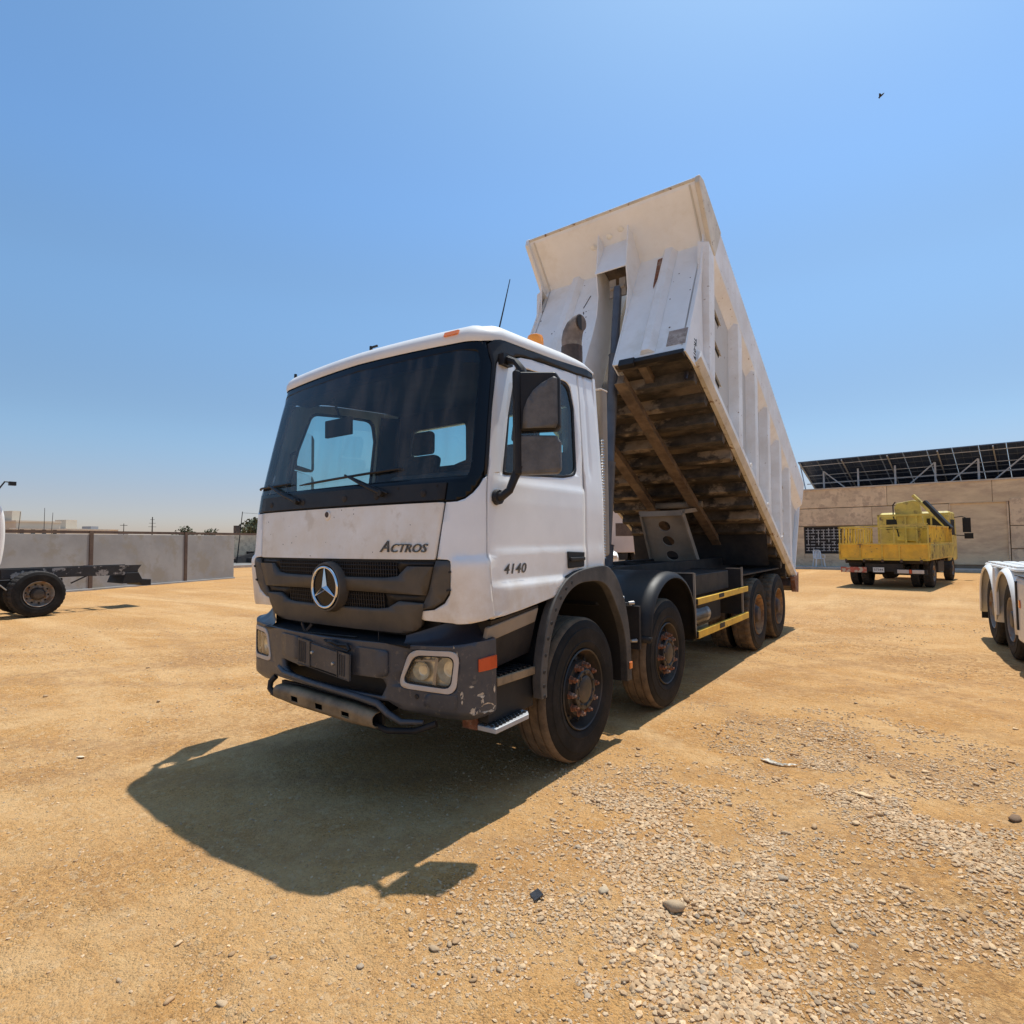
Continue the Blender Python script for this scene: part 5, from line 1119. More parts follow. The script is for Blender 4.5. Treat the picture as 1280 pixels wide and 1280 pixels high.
# dense patches
N = 330000; xs = r.uniform(-.2, 4.6, N); ys = r.uniform(-1.2, 4.4, N); d = gravel_density(xs, ys); keep = r.uniform(0, 1, N) < d**1.8*.95; xs, ys = xs[keep], ys[keep]
rad = .0035+.0165*r.power(.34, len(xs))*(.35+.65*fbm(xs, ys, 1.5, 3, 8)*1.5)
big = rad > .012
under = lambda x, y: (np.abs(x) < 1.28) & (y > -.2) & (y < 9.4)
batch('gravel', xs[big], ys[big], rad[big], SH0, 3)['kind'] = 'stuff'
batch('gravel', xs[~big], ys[~big], rad[~big], SH0, 4)['kind'] = 'stuff'
# thin scatter over the whole yard in front
N = 60000; dd = 1.2+13*r.uniform(0, 1, N)**1.25; aa = r.uniform(math.radians(-84), math.radians(16), N); xs = 3.42+dd*np.sin(aa); ys = -2.48+dd*np.cos(aa)
cl = fbm(xs, ys, 1.1, 4, 21); keep = (cl > .42+.25*r.uniform(0, 1, N)-.06) ; xs, ys, dd = xs[keep], ys[keep], dd[keep]; rad = .003+.0085*r.power(.36, len(xs))*(.65+dd*.10)
batch('grit', xs, ys, rad, SH0, 5)['kind'] = 'stuff'
# individual stones
ico = []
for i, (V, F) in enumerate(SH1):
    for t in range(2):
        me = bpy.data.meshes.new('stone'); me.from_pydata([tuple(v) for v in V], [], [tuple(int(a) for a in f) for f in F]); me.shade_smooth()
        tn = tints(1, np.random.default_rng(100+i*2+t))[0]; at = me.attributes.new('tint', 'FLOAT_COLOR', 'POINT'); at.data.foreach_set('color', np.tile([*tn, 1], len(V)).astype(np.float32)); me.materials.append(M['stone']); ico.append(me)
def stone(x, y, rd, k, label, group, rot=None, sq=1, flat=1):
    o = bpy.data.objects.new('stone', ico[k % len(ico)]); COL.objects.link(o); z = float(gh(np.array([x]), np.array([y]))[0])
    o.location = (x, y, z+rd*.22*flat); o.scale = (rd, rd*sq, rd*flat); o.rotation_euler = (random.uniform(-.15, .15), random.uniform(-.15, .15), rot if rot is not None else random.uniform(0, 6.3)); return tag(o, label, 'stone', group)
G_ = 'pebbles lying in the stony patches'
def gmesh(k, tint):
    me = ico[k].copy(); at = me.attributes['tint']; at.data.foreach_set('color', np.tile([*tint, 1], len(me.vertices)).astype(np.float32)); return me
o = stone(2.405, .10, .050, 3, 'large rounded cobble, grey on top and brown beneath, biggest stone of the gravel patch', None, .5, 1, 1.15); o.data = gmesh(3, (.95, .95, .95))
o = stone(2.105, .02, .032, 5, 'smooth pale grey oval stone up the slope from the big cobble, near the black scrap', None, .3); o.data = gmesh(5, (1.05, 1.12, 1.2))
o = stone(3.72, 2.03, .050, 7, 'dark brown flattened stone lying alone near the right edge of the yard', None, 1.2, .8, .8); o.data = gmesh(7, (.42, .36, .34))
o = stone(2.75, .62, .030, 9, 'bluish grey angular stone at the lower right end of the gravel patch', None); o.data = gmesh(9, (.72, .78, .9))
o = stone(-2.02, -.75, .055, 11, 'flat chalky white flake of stone lying alone left of the truck shadow', None, .2, .55, .3); o.data = gmesh(11, (1.6, 1.75, 1.95))
o = stone(2.98, 1.88, .055, 13, 'broad flat cream slab of stone in the farther gravel strip', None, -.4, .6, .45); o.data = gmesh(13, (1.5, 1.45, 1.35))
cnt = 0
while cnt < 230:
    x = random.uniform(1.2, 4.2); y = random.uniform(-1.0, 3.2); dn = gravel_density(np.array([x]), np.array([y]))[0]
    if random.random() > dn: continue
    dist = math.hypot(x-3.42, y+2.48); stone(x, y, random.uniform(.013, .024)*(.6+.14*dist), cnt, 'rounded pale pebble among the loose gravel right of the truck', G_, None, random.uniform(.7, 1)); cnt += 1
for k, (x, y) in enumerate([(.79, -1.28), (.82, -1.51), (1.05, -1.19), (1.53, -.93), (1.28, -1.35), (1.62, -1.25), (1.1, -1.45), (1.75, -.62), (3.15, .70), (3.43, .65), (3.3, .2), (3.0, .4), (1.9, 1.9), (1.5, 1.75), (2.2, 3.2), (3.5, 3.4), (3.9, 4.2), (-3.2, .3), (-4.5, -.3), (-5.2, 1.0), (1.45, -.6), (1.2, -1.1), (1.95, -.75), (2.7, 4.3), (1.7, -.35)]):
    stone(x, y, random.uniform(.013, .021)*(.8+.1*math.hypot(x-3.4, y+2.5)), k*3, 'small stone lying by itself on the bare dirt', 'scattered stones on bare dirt')
def zof(x, y): return float(gh(np.array([float(x)]), np.array([float(y)]))[0])
# scraps
b = MB(); z = zof(1.87, -.2); b.add([(1.835, -.205, z+.004), (1.885, -.235, z+.006), (1.905, -.195, z+.022), (1.855, -.165, z+.018), (1.835, -.205, z+.009), (1.885, -.235, z+.011), (1.905, -.195, z+.027), (1.855, -.165, z+.023)], [(0, 1, 2, 3), (7, 6, 5, 4), (0, 4, 5, 1), (1, 5, 6, 2), (2, 6, 7, 3), (3, 7, 4, 0)]); tag(b.build('plastic_scrap', mat('black_scrap', (.035, .038, .045), .4, var=.3, vs=60, bump=.3)), 'small black rectangular scrap of plastic lying on the dirt', 'scrap')
bm = bmesh.new(); bmesh.ops.create_grid(bm, x_segments=22, y_segments=10, size=1)
z = zof(2.41, 2.16); rb = random.Random(3)
for v in bm.verts:
    a = v.co.x; c = v.co.y; v.co = Vector((2.41+a*.10+.03*math.sin(c*3), 2.16+c*.02+.05*a*a, z+.006+.010*abs(math.sin(a*9+c*4))+rb.uniform(0, .005)))
me = bpy.data.meshes.new('plastic_bag'); bm.to_mesh(me); bm.free(); me.materials.append(M['bagmat']); o = bpy.data.objects.new('plastic_bag', me); COL.objects.link(o); o.modifiers.new('t', 'SOLIDIFY').thickness = .002
tag(o, 'crumpled clear plastic strip on the dirt among the stones', 'plastic bag')

# ================================================================== STONE BUILDING at the right, with solar panels on its roof
wd = Vector((7.59, -.25, 0)).normalized(); wn = Vector((-wd.y, wd.x, 0))     # along the wall, away from us
WB = Vector((-2.57, 34.1, 0))
BL = empty('stone_building', tuple(WB+wd*6+wn*3), 'long low sandstone building with solar panels on its roof behind the yellow truck', 'building')
def Wp(a, d, z): return WB+wd*a+wn*d+Vector((0, 0, z))
def wbox(b, a0, a1, d0, d1, z0, z1): return b.box(a0, a1, d0, d1, z0, z1, fn=lambda a, d, z: Wp(a, d, z))
b = MB(); wbox(b, -14, 17, .12, 9, 0, 4.38); b.build('wall_core', M['joint'], BL)
# cladding slabs in courses, joints left open
def slab(a0, a1, z0, z1, m='stonewall', d=.0):
    b = MB(); wbox(b, a0+.008, a1-.008, d, .14, z0+.008, z1-.008); b.build('stone_slab', M[m], BL, bevel=.008, seg=1)
wa0, wa1, wz0, wz1 = -.12, 2.35, .84, 2.30
rs = random.Random(5)
courses = [(3.36, 4.42, [-14, -9, -5.2, -1.0, 3.9, 8.2, 12, 17]), (2.36, 3.34, [-14, -8, -3, -.6, 3.2, 5.2, 6.5]), (.0, 2.34, None)]
for z0, z1, ed in courses[:2]:
    for i in range(len(ed)-1): slab(ed[i], ed[i+1], z0, z1, 'stonewall' if i % 3 else 'stonewall2', rs.uniform(-.004, .006))
for a0, a1, z0, z1 in ((-14, -6, 0, 2.34), (-6, wa0-.02, 0, 2.34), (wa0-.02, wa1+.02, 0, wz0-.02), (wa1+.02, 4.2, 0, 2.34), (4.2, 6.5, 1.2, 2.34), (4.2, 6.5, 0, 1.18)): slab(a0, a1, z0, z1, 'stonewall' if a0 < 3 else 'stonewall2')
# filled doorway panel and the part right of it
slab(6.55, 8.72, .30, 3.34, 'stonewall', .05); b = MB(); wbox(b, 6.5, 6.56, -.02, .10, 0, 3.36); wbox(b, 8.71, 8.77, -.02, .10, 0, 3.36); wbox(b, 6.5, 8.77, -.02, .10, 3.335, 3.365); b.build('door_frame', M['stonewall2'], BL)
for a0, a1, z0, z1 in ((8.8, 12.5, 2.2, 3.50), (8.8, 12.5, 1.1, 2.18), (8.8, 12.5, 0, 1.08), (12.5, 17, 0, 3.5)): slab(a0, a1, z0, z1, 'stonewall2', -.01)
b = MB(); wbox(b, -14, 17, -.04, .35, 4.40, 4.47); b.build('coping', M['kerb'], BL)
# window with an openwork iron grille
b = MB(); wbox(b, wa0, wa1, .10, .115, wz0, wz1); wi = b.build('window', M['windowdark'], BL)
b = MB(); wbox(b, wa0, wa1, .0, .10, wz1-.05, wz1); wbox(b, wa0, wa1, .0, .10, wz0, wz0+.05); wbox(b, wa0, wa0+.06, .0, .10, wz0, wz1); wbox(b, wa1-.06, wa1, .0, .10, wz0, wz1); b.build('window_frame', M['windowdark'], wi)
b = MB(); rg = random.Random(9)
for i in range(9):
    for j in range(8):
        a = wa0+.16+i*.26; z = wz0+.12+j*.165
        if rg.random() < .8: wbox(b, a-.11, a+.10, .02, .04, z, z+.035)
        if rg.random() < .7: wbox(b, a, a+.035, .02, .04, z, z+.15)
b.build('window_grille', M['galv'], wi)
b = MB(); wbox(b, -14, 17, -1.5, .0, -.1, .13); b.build('plinth_step', M['kerb'], BL, bevel=.02)
b = MB(); wbox(b, -14, 6.2, -.03, .0, .0, .50); b.build('plinth', M['stonewall2'], BL)

# solar array: seen from behind, high edge towards the yard
SA = empty('solar_array', tuple(Wp(5, 2.2, 4.4)), 'row of tilted solar panels on a steel frame along the building roof', 'solar panels')
pa = math.radians(7.5); pl_ = Vector((math.cos(pa), -math.sin(pa), 0)); pd_ = Vector((math.sin(pa)*1.0, math.cos(pa), 0)); tl = math.radians(25)
ps = (pd_*math.cos(tl)+Vector((0, 0, -math.sin(tl)))); P0 = Vector((-3.05, 34.9, 6.13)); pn = pl_.cross(ps)
if pn.z < 0: pn = -pn
PWD, PHT = 1.02, 2.02
panel_me = None
for i in range(15):
    for j in range(2):
        c = P0+pl_*(i*(PWD+.02))+ps*(j*(PHT+.02)); 
        b = MB()
        def pf_(a, s, n, c=c): return c+pl_*a+ps*s+pn*n
        b.box(0, PWD, 0, PHT, .0, .035, fn=pf_)
        if panel_me is None: po = b.build('solar_panel', M['pv'], SA)
        else: po = b.build('solar_panel', M['pv'], SA)
        b = MB()
        for e in (0, PWD-.03): b.box(e, e+.03, 0, PHT, -.012, .04, fn=pf_)
        for e in (0, PHT*.5-.01, PHT-.03): b.box(.03, PWD-.03, e, e+.025, -.010, -.001, fn=pf_)
        for e in (PWD*.333, PWD*.666): b.box(e, e+.010, .03, PHT-.03, -.006, -.001, fn=pf_)
        b.build('panel_frame', M['pvframe'], po)
LT = 15*(PWD+.02)
for k in range(8):
    a = .12+k*(LT-.3)/7.; b = MB(); q0 = P0+pl_*a-pn*.09; b.bar(q0, q0+ps*4.1, .055, .06); b.build('rafter', M['galv'], SA)
for s_ in (.45, 1.6, 2.5, 3.6):
    b = MB(); q0 = P0+ps*s_-pn*.03; b.bar(q0, q0+pl_*LT, .03, .035); b.build('purlin', M['galv'], SA)
for k in range(8):
    a = 1.1+k*(LT-1.4)/8.*1.0; top_ = P0+pl_*a+ps*1.1-pn*.08; b = MB(); b.bar(Vector((top_.x, top_.y, 4.4)), top_, .09, .09, (1, 0, 0)); b.build('post', M['galv'], SA)
    if k in (0, 3, 4, 5, 6):
        t2 = top_+pl_*(1.25 if k == 0 else -1.25); t2.z = 4.42; b = MB(); b.bar(top_, t2, .06, .06); b.build('brace', M['galv'], SA)
b = MB(); q0 = P0+ps*1.9-pn*.35; q0.z = 4.95; b.bar(q0, q0+pl_*LT, .05, .05); b.build('tie_bar', M['galv'], SA)
b = MB(); q = Wp(-.35, .4, 4.4); b.bar(q, q+Vector((0, 0, .85)), .09, .09, (1, 0, 0)); b.bar(q+Vector((.3, 0, .0)), P0+ps*.5, .05, .05); b.build('corner_post', M['galv'], SA)

# white plastic chair
def chair(x, y, rz):
    e = empty('plastic_chair', (0, 0, 0)); L_ = []
    b = MB(); b.box(-.21, .21, -.20, .20, .42, .45); b.build('seat', M['plasticwhite'], e, bevel=.015)
    for sx in (-1, 1):
        for s2 in (-1, 1): b = MB(); b.bar((sx*.24, s2*.23, 0), (sx*.19, s2*.18, .43), .045, .045); b.build('leg', M['plasticwhite'], e)
        b = MB(); b.tube([(sx*.24, -.2, .43), (sx*.25, -.2, .62), (sx*.25, .16, .64)], .02, 6); b.build('armrest', M['plasticwhite'], e)
    b = MB()
    for i in range(5): b.bar((-.16+i*.08, .19, .45), (-.15+i*.075, .27, .84), .05, .012, (0, 1, 0))
    b.tube([(-.20, .19, .45), (-.19, .27, .82), (-.12, .285, .89), (.12, .285, .89), (.19, .27, .82), (.20, .19, .45)], .018, 8); b.build('backrest', M['plasticwhite'], e)
    e.location = (x, y, .13); e.rotation_euler.z = rz; return e
q = Wp(.70, -.75, 0); tag(chair(q.x, q.y, .5), 'white plastic garden chair standing by the grilled window', 'chair')

# ================================================================== YELLOW FLATBED TRUCK with a small crane
rzY = math.atan2(1.1, 1.98)*.0+math.radians(-3)       # built with its tail towards -y, origin at tail centre on the ground
YT = empty('yellow_flatbed_truck', (0, 0, 0), 'rusty yellow flatbed truck with a folded loader crane behind its cab, tail towards us', 'truck')
def Yb(name, m, b, par=None, **k): return b.build(name, M[m], par or YT, **k)
b = MB(); b.box(-1.2, 1.2, 0, 4.6, .93, 1.03); Yb('load_bed', 'yellowdk', b, bevel=.01)
b = MB()
for y in (.3, 1.1, 1.9, 2.7, 3.5, 4.3): b.box(-1.1, 1.1, y-.05, y+.05, .80, .93)
for x in (-.4, .4): b.box(x-.05, x+.05, .1, 6.6, .62, .82)
Yb('bed_frame', 'blackframe', b)
b = MB(); b.box(-1.2, 1.2, -.05, .0, .93, 1.44); tg = Yb('tailgate', 'yellow', b, bevel=.008)
b = MB()
for x in (-1.18, -.6, 0, .45, 1.18): b.box(x-.02, x+.02, -.075, -.05, .93, 1.44)
b.box(-1.2, 1.2, -.08, -.05, 1.42, 1.47); b.box(-1.2, 1.2, -.08, -.05, .92, .97); Yb('gate_frame', 'yellowdk', b, tg)
b = MB()
for x in (-1.0, -.5, 0, .5, 1.0): b.box(x-.03, x+.03, -.09, -.06, .86, .95)
Yb('hinge', 'rustdark', b, tg)
for sg in (-1, 1):
    for y0, y1 in ((0.02, 2.25), (2.3, 4.55)):
        b = MB(); b.box(min(sg*1.2, sg*1.23), max(sg*1.2, sg*1.23), y0, y1, .95, 1.44); sgate = Yb('side_gate', 'yellowpale', b, bevel=.006)
        b = MB(); y = y0+.1
        while y < y1: b.box(min(sg*1.23, sg*1.255), max(sg*1.23, sg*1.255), y, y+.10, .99, 1.41); y += .19
        Yb('gate_rib', 'yellowpale', b, sgate)
    # railings above the side gates
    b = MB(); y = .05
    while y < 4.5: b.box(min(sg*1.19, sg*1.22), max(sg*1.19, sg*1.22), y, y+.035, 1.45, 2.02); y += (.17 if sg > 0 else 1.1)
    b.box(min(sg*1.18, sg*1.23), max(sg*1.18, sg*1.23), 0, 4.55, 2.0, 2.05); b.box(min(sg*1.18, sg*1.23), max(sg*1.18, sg*1.23), 0, 4.55, 1.45, 1.49); Yb('side_railing', 'yellowdk', b)
    if sg < 0:
        for i in range(12):
            b = MB(); b.box(-1.17+.0, -1.14, .15+i*.36, .31+i*.36, 1.46, 1.98, fn=lambda x, y, z: (x, y+(z-1.46)*.16, z)); Yb('rail_slat', 'yellowdk', b)
b = MB(); b.box(1.15, 1.19, 2.8, 4.5, 1.46, 2.03); Yb('rail_panel', 'yellowdk', b)
# tail frame of thin bars
b = MB()
for x in (-1.2, -.45, .3, 1.16): b.box(x, x+.035, -.03, .0, 1.45, 2.05)
b.box(-1.2, 1.2, -.03, 0, 2.02, 2.06); b.bar((-1.18, -.02, 2.03), (1.18, -.02, 2.10), .03, .03); Yb('tail_railing', 'yellowpale', b)
b = MB()
for x in (-.15, .18, .62, 1.0): b.box(x, x+.05, 4.5, 4.55, 1.45, 2.55)
b.box(-1.0, 1.2, 4.48, 4.52, 2.50, 2.58); b.box(-1.0, 1.2, 4.48, 4.52, 2.02, 2.06); b.box(-1.0, -.94, 4.48, 4.54, 1.45, 2.58); Yb('headboard', 'yellowpale', b)
# cab
b = MB(); b.prism([(-1.08, 5.2, .75), (-1.08, 5.2, 2.55), (-1.08, 5.4, 2.68), (-1.08, 6.6, 2.66), (-1.08, 6.95, 1.9), (-1.08, 7.0, .75)], (2.16, 0, 0)); cb = Yb('cab', 'yellowpale', b, bevel=.08, seg=3)
for x0, x1 in ((-.85, -.35), (-.2, .3), (.42, .9)):
    b = MB(); b.box(x0, x1, 5.185, 5.2, 2.0, 2.40); Yb('rear_window', 'windowdark', b, cb)
for sg in (-1, 1): b = MB(); b.box(min(sg*1.08, sg*1.09), max(sg*1.08, sg*1.09), 5.5, 6.4, 1.75, 2.35); Yb('door_window', 'windowdark', b, cb)
b = MB(); b.tube([(1.08, 6.5, 2.45), (1.30, 6.5, 2.48), (1.42, 6.5, 2.42)], .02, 6); b.tube([(1.08, 6.5, 1.75), (1.38, 6.5, 1.72)], .02, 6); b.box(1.32, 1.56, 6.48, 6.54, 1.85, 2.42); Yb('wing_mirror', 'ink', b)
b = MB(); b.box(1.36, 1.62, 6.48, 6.54, 1.60, 1.82); Yb('wing_mirror', 'ink', b)
# crane: column, boom leaning right with a black ram and a bright rod
b = MB(); b.box(-.25, .25, 4.7, 5.1, .9, 1.5); b.box(-.16, .16, 4.75, 5.05, 1.5, 2.1); Yb('crane_column', 'yellowpale', b, bevel=.03)
b = MB(); P = [(-.52, 1.55), (.12, 1.50), (.30, 2.2), (.20, 3.05), (.02, 3.12), (-.50, 3.02), (-.58, 2.85), (-.50, 2.2)]
b.prism([(x+.1, 4.62, z) for x, z in P], (0, .22, 0)); cr = Yb('crane_boom', 'yellowpale', b, bevel=.03)
b = MB(); b.tube([(-.42, 4.58, 3.07), (-.5, 4.57, 2.95), (-.5, 4.57, 2.5), (-.35, 4.57, 1.7)], .022, 6); Yb('crane_hose', 'ink', b, cr)
b = MB(); b.bar((.18, 4.3, 3.28), (1.22, 3.9, 1.95), .10, .10); Yb('crane_arm', 'yellowpale', b)
b = MB(); b.bar((.52, 4.2, 3.02), (1.28, 3.85, 1.98), .13, .13); Yb('crane_ram', 'ink', b)
# running gear
for y in (1.25,):
    for x in (-.98, -.66, .66, .98):
        e = copy_tree(WG, YT); e.location = (x+(.14 if x > 0 else -.14), y, .47); e.rotation_euler = (random.random()*6, 0, 0 if x > 0 else PI); e.scale = (.85, .88, .88)
for x in (-.95, .95): e = copy_tree(WG, YT); e.location = (x*1.14, 5.6, .47); e.rotation_euler = (1, 0, 0 if x > 0 else PI); e.scale = (.85, .88, .88)
b = MB(); b.tube([(-.9, 1.25, .47), (.9, 1.25, .47)], .09, 10); b.lathe([(0, .2), (.2, .08), (.2, -.08), (0, -.2)], (0, 1.25, .47), (0, 1, 0), 14); b.box(-.55, .55, .7, 1.9, .5, .7); Yb('rear_axle', 'blackframe', b)
b = MB(); b.box(-1.0, -.42, .02, .06, .52, .62) ; b.box(.28, 1.12, .02, .06, .47, .63); b.box(-.5, .5, .05, .12, .55, .80); Yb('rear_bumper', 'blackframe', b)
b = MB(); b.box(-1.18, -.45, -.02, .03, .50, .68); Yb('hazard_board', 'redband', b, bevel=.005)
for x0 in (.36, .74): b = MB(); b.box(x0, x0+.30, .0, .03, .50, .62); Yb('rear_light', 'lampbez', b, bevel=.01)
b = MB(); b.box(.67, .73, .0, .03, .50, .62); Yb('rear_light', 'redlens', b)
b = MB(); b.box(-.28, .02, .0, .012, .52, .68); np_ = Yb('number_plate', 'numplate', b)
text('57544', .10, 'lettering', M['ink'], np_, frame(Vector((-.13, -.004, .60)), (1, 0, 0), (0, 0, 1)), ext=.001)
b = MB(); b.box(-1.0, -.6, .2, .6, .70, .88); b.box(.75, 1.1, 2.2, 3.4, .45, .85); b.box(-1.1, -.75, 2.2, 3.0, .45, .85); Yb('side_tank', 'blackframe', b, bevel=.03)
YT.location = (1.93, 20.35, 0); YT.rotation_euler.z = math.radians(-8); YT.scale = (1.07, 1, 1)

# ================================================================== LEFT: bare chassis truck seen from the side
CT = empty('chassis_truck', (0, 0, 0), 'white truck with a bare black chassis frame and no body, standing at the left edge', 'truck')
# built along +y = towards the tail, wheel centre at origin y=0, near side x=+ (towards camera)
def Cb(name, m, b, par=None, **k): return b.build(name, M[m], par or CT, **k)
for sg in (1, -1):
    b = MB(); x = sg*.42-.35
    b.box(x-.04, x+.04, -5.5, 2.25, .88, 1.12, fn=lambda a, y, z: (a, y, z if not (y > 1 and z < 1) else z)); Cb('frame_rail', 'blackframe', b, bevel=.006)
M['framepeel'] = mat('peeling_black_frame', (.02, .02, .022), .55, var=.3, col2=(.28, .26, .24), c2amt=.38, c2s=3.5, c2sharp=.05)
b = MB(); b.prism([(.115, .75, .88), (.115, 2.15, .86), (.115, 2.33, 1.12), (.115, .75, 1.12)], (.006, 0, 0)); b.box(.116, .122, -.6, .75, .9, 1.11); Cb('rail_face', 'framepeel', b)
b = MB(); b.prism([(.16, 1.95, .92), (.16, 2.25, .92), (.16, 2.34, .74), (.16, 2.56, .72), (.16, 2.56, .56), (.16, 2.35, .56), (.16, 2.28, .64), (.16, 1.85, .64)], (-1.0, 0, 0)); Cb('rear_crossbeam', 'ink', b, bevel=.01)
b = MB(); b.bar((.1, .75, .72), (.1, 1.15, .92), .03, .03); b.bar((.1, 1.3, 1.10), (-.8, 1.3, 1.10), .05, .05); b.bar((.1, 2.0, .8), (.1, 2.2, .95), .05, .05); Cb('stay', 'blackframe', b)
for y in (-3.6, -1.2, .9, 1.7): b = MB(); b.box(-.75, .05, y-.05, y+.05, .9, 1.08); Cb('cross_member', 'blackframe', b)
for y in (0, -4.2):
    for x in (.57, .25, -1.2) if y == 0 else (.5, -1.2):
        e = copy_tree(WG, CT); e.location = (x, y, .53); e.rotation_euler = (.8, 0, 0 if x > 0 else PI)
b = MB(); b.tube([(.4, 0, .53), (-1.2, 0, .53)], .09, 10); b.box(-.3, .05, -1.0, .6, .70, .86); b.box(.1, .45, -1.9, -.85, .45, .85); Cb('axle_and_springs', 'blackframe', b, bevel=.02)
b = MB()
for k in range(7): b.tube([(.12+.02*k, -1.3+.13*k, 1.0-.06*k), (.2, -1.1+.08*k, .75), (.15, -.8, .6+.05*k)], .014, 5)
Cb('pipework', 'steel', b)
# cab / tank back, rounded white with a red stripe
V = []; F = []; ys_ = np.linspace(-1.9, -.66, 10); prof = []
for k in range(25):
    t = k/24.; z = 1.16+t*2.2; bulge = .10*math.sin(PI*min(1, t*1.15+.1)) - .9*max(0, t-.55)**1.6*2.2; prof.append((-.70+bulge, z))
poly = [(-3.9, 1.16)]+[(p[0]+.03, p[1]) for p in prof]+[(-3.9, 3.36)]
b = MB(); b.prism([(.28, y, z) for y, z in poly], (-2.2, 0, 0)); cc = Cb('cab', 'roofw', b, bevel=.12, seg=4)
b = MB(); P = [(-1.4, 1.20), (-.735, 1.20), (-.78, 1.36), (-.90, 1.50), (-1.1, 1.58), (-1.4, 1.6)]
b.prism([(.285, y, z) for y, z in P], (.004, 0, 0)); Cb('red_stripe', 'red', b, cc)
CT.location = (-13.57-.57, 2.02, 0); CT.rotation_euler.z = 0.0
tag(CT, None)
b = MB(); b.tube([(.2, -.75, 2.9), (.25, -.62, 3.14), (.26, -.45, 3.13)], .018, 6); b.box(.2, .3, -.55, -.42, 3.06, 3.15)
o = b.build('aerial', M['ink'], None); o.parent = CT

# ================================================================== RIGHT: white tractor unit, rear mudguards
RT = empty('white_tractor_truck', (0, 0, 0), 'white tractor truck with moulded double mudguards over its rear wheels, at the right edge', 'truck')
def Rb(name, m, b, par=None, **k): return b.build(name, M[m], par or RT, **k)
# local: near side face at x=0, wheels at y=0 (front of the pair) and y=1.40 (rear); +x inwards, -y to the front of the vehicle
def fender(y0):
    V = []; F = []; N = 18; W_ = [(.0, -.03), (-.012, .0), (.02, .04), (.10, .055), (.60, .06)]
    pr = [(y0-.70, .42)] + [(y0-.66*math.cos(t), .60+.58*math.sin(t)) for t in np.linspace(.1, PI-.1, N)] + [(y0+.70, .42)]
    for y, z in pr:
        d = Vector((y-y0, z-.55)); L_ = d.length
        for x, o in W_: V.append((x, y0+d.x*(L_+o)/L_, .55+d.y*(L_+o)/L_))
    m_ = len(W_)
    for i in range(len(pr)-1):
        for j in range(m_-1): F.append((i*m_+j, i*m_+j+1, (i+1)*m_+j+1, (i+1)*m_+j))
    b = MB(); b.add(V, F); o = Rb('mudguard', 'roofw', b, smooth=60); s = o.modifiers.new('t', 'SOLIDIFY'); s.thickness = .02; return o
fender(0); fender(1.40)
b = MB(); b.box(.598, .612, -.75, 2.1, .35, 1.18); Rb('arch_shade_panel', 'ink', b)  # black sheet added so the open wheel arches stay dark inside
b = MB(); b.box(.05, .62, -.45, 1.85, 1.195, 1.235)
Rb('mudguard_top', 'roofw', b, bevel=.02)
b = MB()
for i in range(9):
    for j in range(3): b.box(.08+j*.19, .22+j*.19, -.42+i*.25, -.26+i*.25, 1.235, 1.262)
Rb('tread_plate', 'roofw', b, bevel=.004)
b = MB(); b.prism([(.0, .60, .52), (.0, .55, .95), (.0, .62, 1.20), (.0, .78, 1.20), (.0, .85, .95), (.0, .80, .52)], (.03, 0, 0)); Rb('mudguard_web', 'roofw', b)
for y in (0, 1.40):
    for x in (.06, .40): e = copy_tree(WG, RT); e.location = (x, y, .53); e.rotation_euler = (1.1+y, 0, PI)
b = MB(); b.box(.02, .60, 2.16, 2.18, .30, .80); Rb('mudflap', 'ink', b)
b = MB(); b.box(.6, 1.6, -3.5, 2.3, .75, 1.1); b.box(.5, 1.8, -.1, .1, .45, .6); Rb('chassis', 'blackframe', b)
b = MB(); b.prism([(.0, -.80, .36), (.0, -.78, 1.08), (.02, -.78, 1.16), (.6, -.78, 1.16), (.6, -.80, .36)], (0, -1.6, 0)); sp = Rb('side_panel', 'roofw', b, bevel=.03)
b = MB(); b.box(-.012, .0, -1.05, -.97, .78, .88); Rb('side_reflector', 'orange', b, sp, bevel=.01)
b = MB(); b.box(-.004, .6, -2.0, -.79, 1.165, 1.175); b.box(-.015, .01, -.90, -.84, .5, 1.1); Rb('panel_seam', 'ink', b, sp)
b = MB(); b.box(.0, .75, -3.6, -2.42, .40, 1.15); Rb('fuel_tank', 'roofw', b, bevel=.05)
b = MB(); b.box(.0, 2.4, -5.9, -3.9, 1.05, 3.4); tc_ = Rb('cab', 'roofw', b, bevel=.15, seg=4)
for x_, w_ in ((-.004, .006), (2.398, .006)):
    b = MB(); b.prism([(x_, -5.55, 2.05), (x_, -5.45, 2.85), (x_, -4.75, 2.85), (x_, -4.75, 2.05)], (w_, 0, 0)); Rb('side_window', 'frit', b, tc_)
    b = MB(); b.box(x_, x_+w_, -4.66, -4.645, 1.1, 3.0); b.box(x_, x_+w_, -5.66, -5.645, 1.1, 2.2); b.box(x_-.01, x_+w_+.01, -4.9, -4.72, 1.75, 1.82); Rb('door_seam', 'ink', b, tc_)
b = MB(); b.box(.25, 2.15, -5.915, -5.90, 1.95, 2.85); Rb('windscreen', 'frit', b, tc_)
b = MB(); b.box(.35, 2.05, -5.92, -5.90, 1.15, 1.6); Rb('radiator_grille', 'ink', b, tc_)
b = MB(); b.box(.02, 2.38, -6.0, -5.3, .45, 1.04); b.box(.3, 2.1, -5.3, -3.6, .6, 1.1); Rb('bumper', 'grille', b, bevel=.06)
for x_ in (.06, 2.34): e = copy_tree(WG, RT); e.location = (x_, -4.6, .53); e.rotation_euler = (.4, 0, PI if x_ < 1 else 0)
RT.location = (4.12, 7.95, 0); RT.rotation_euler.z = math.radians(4.5)

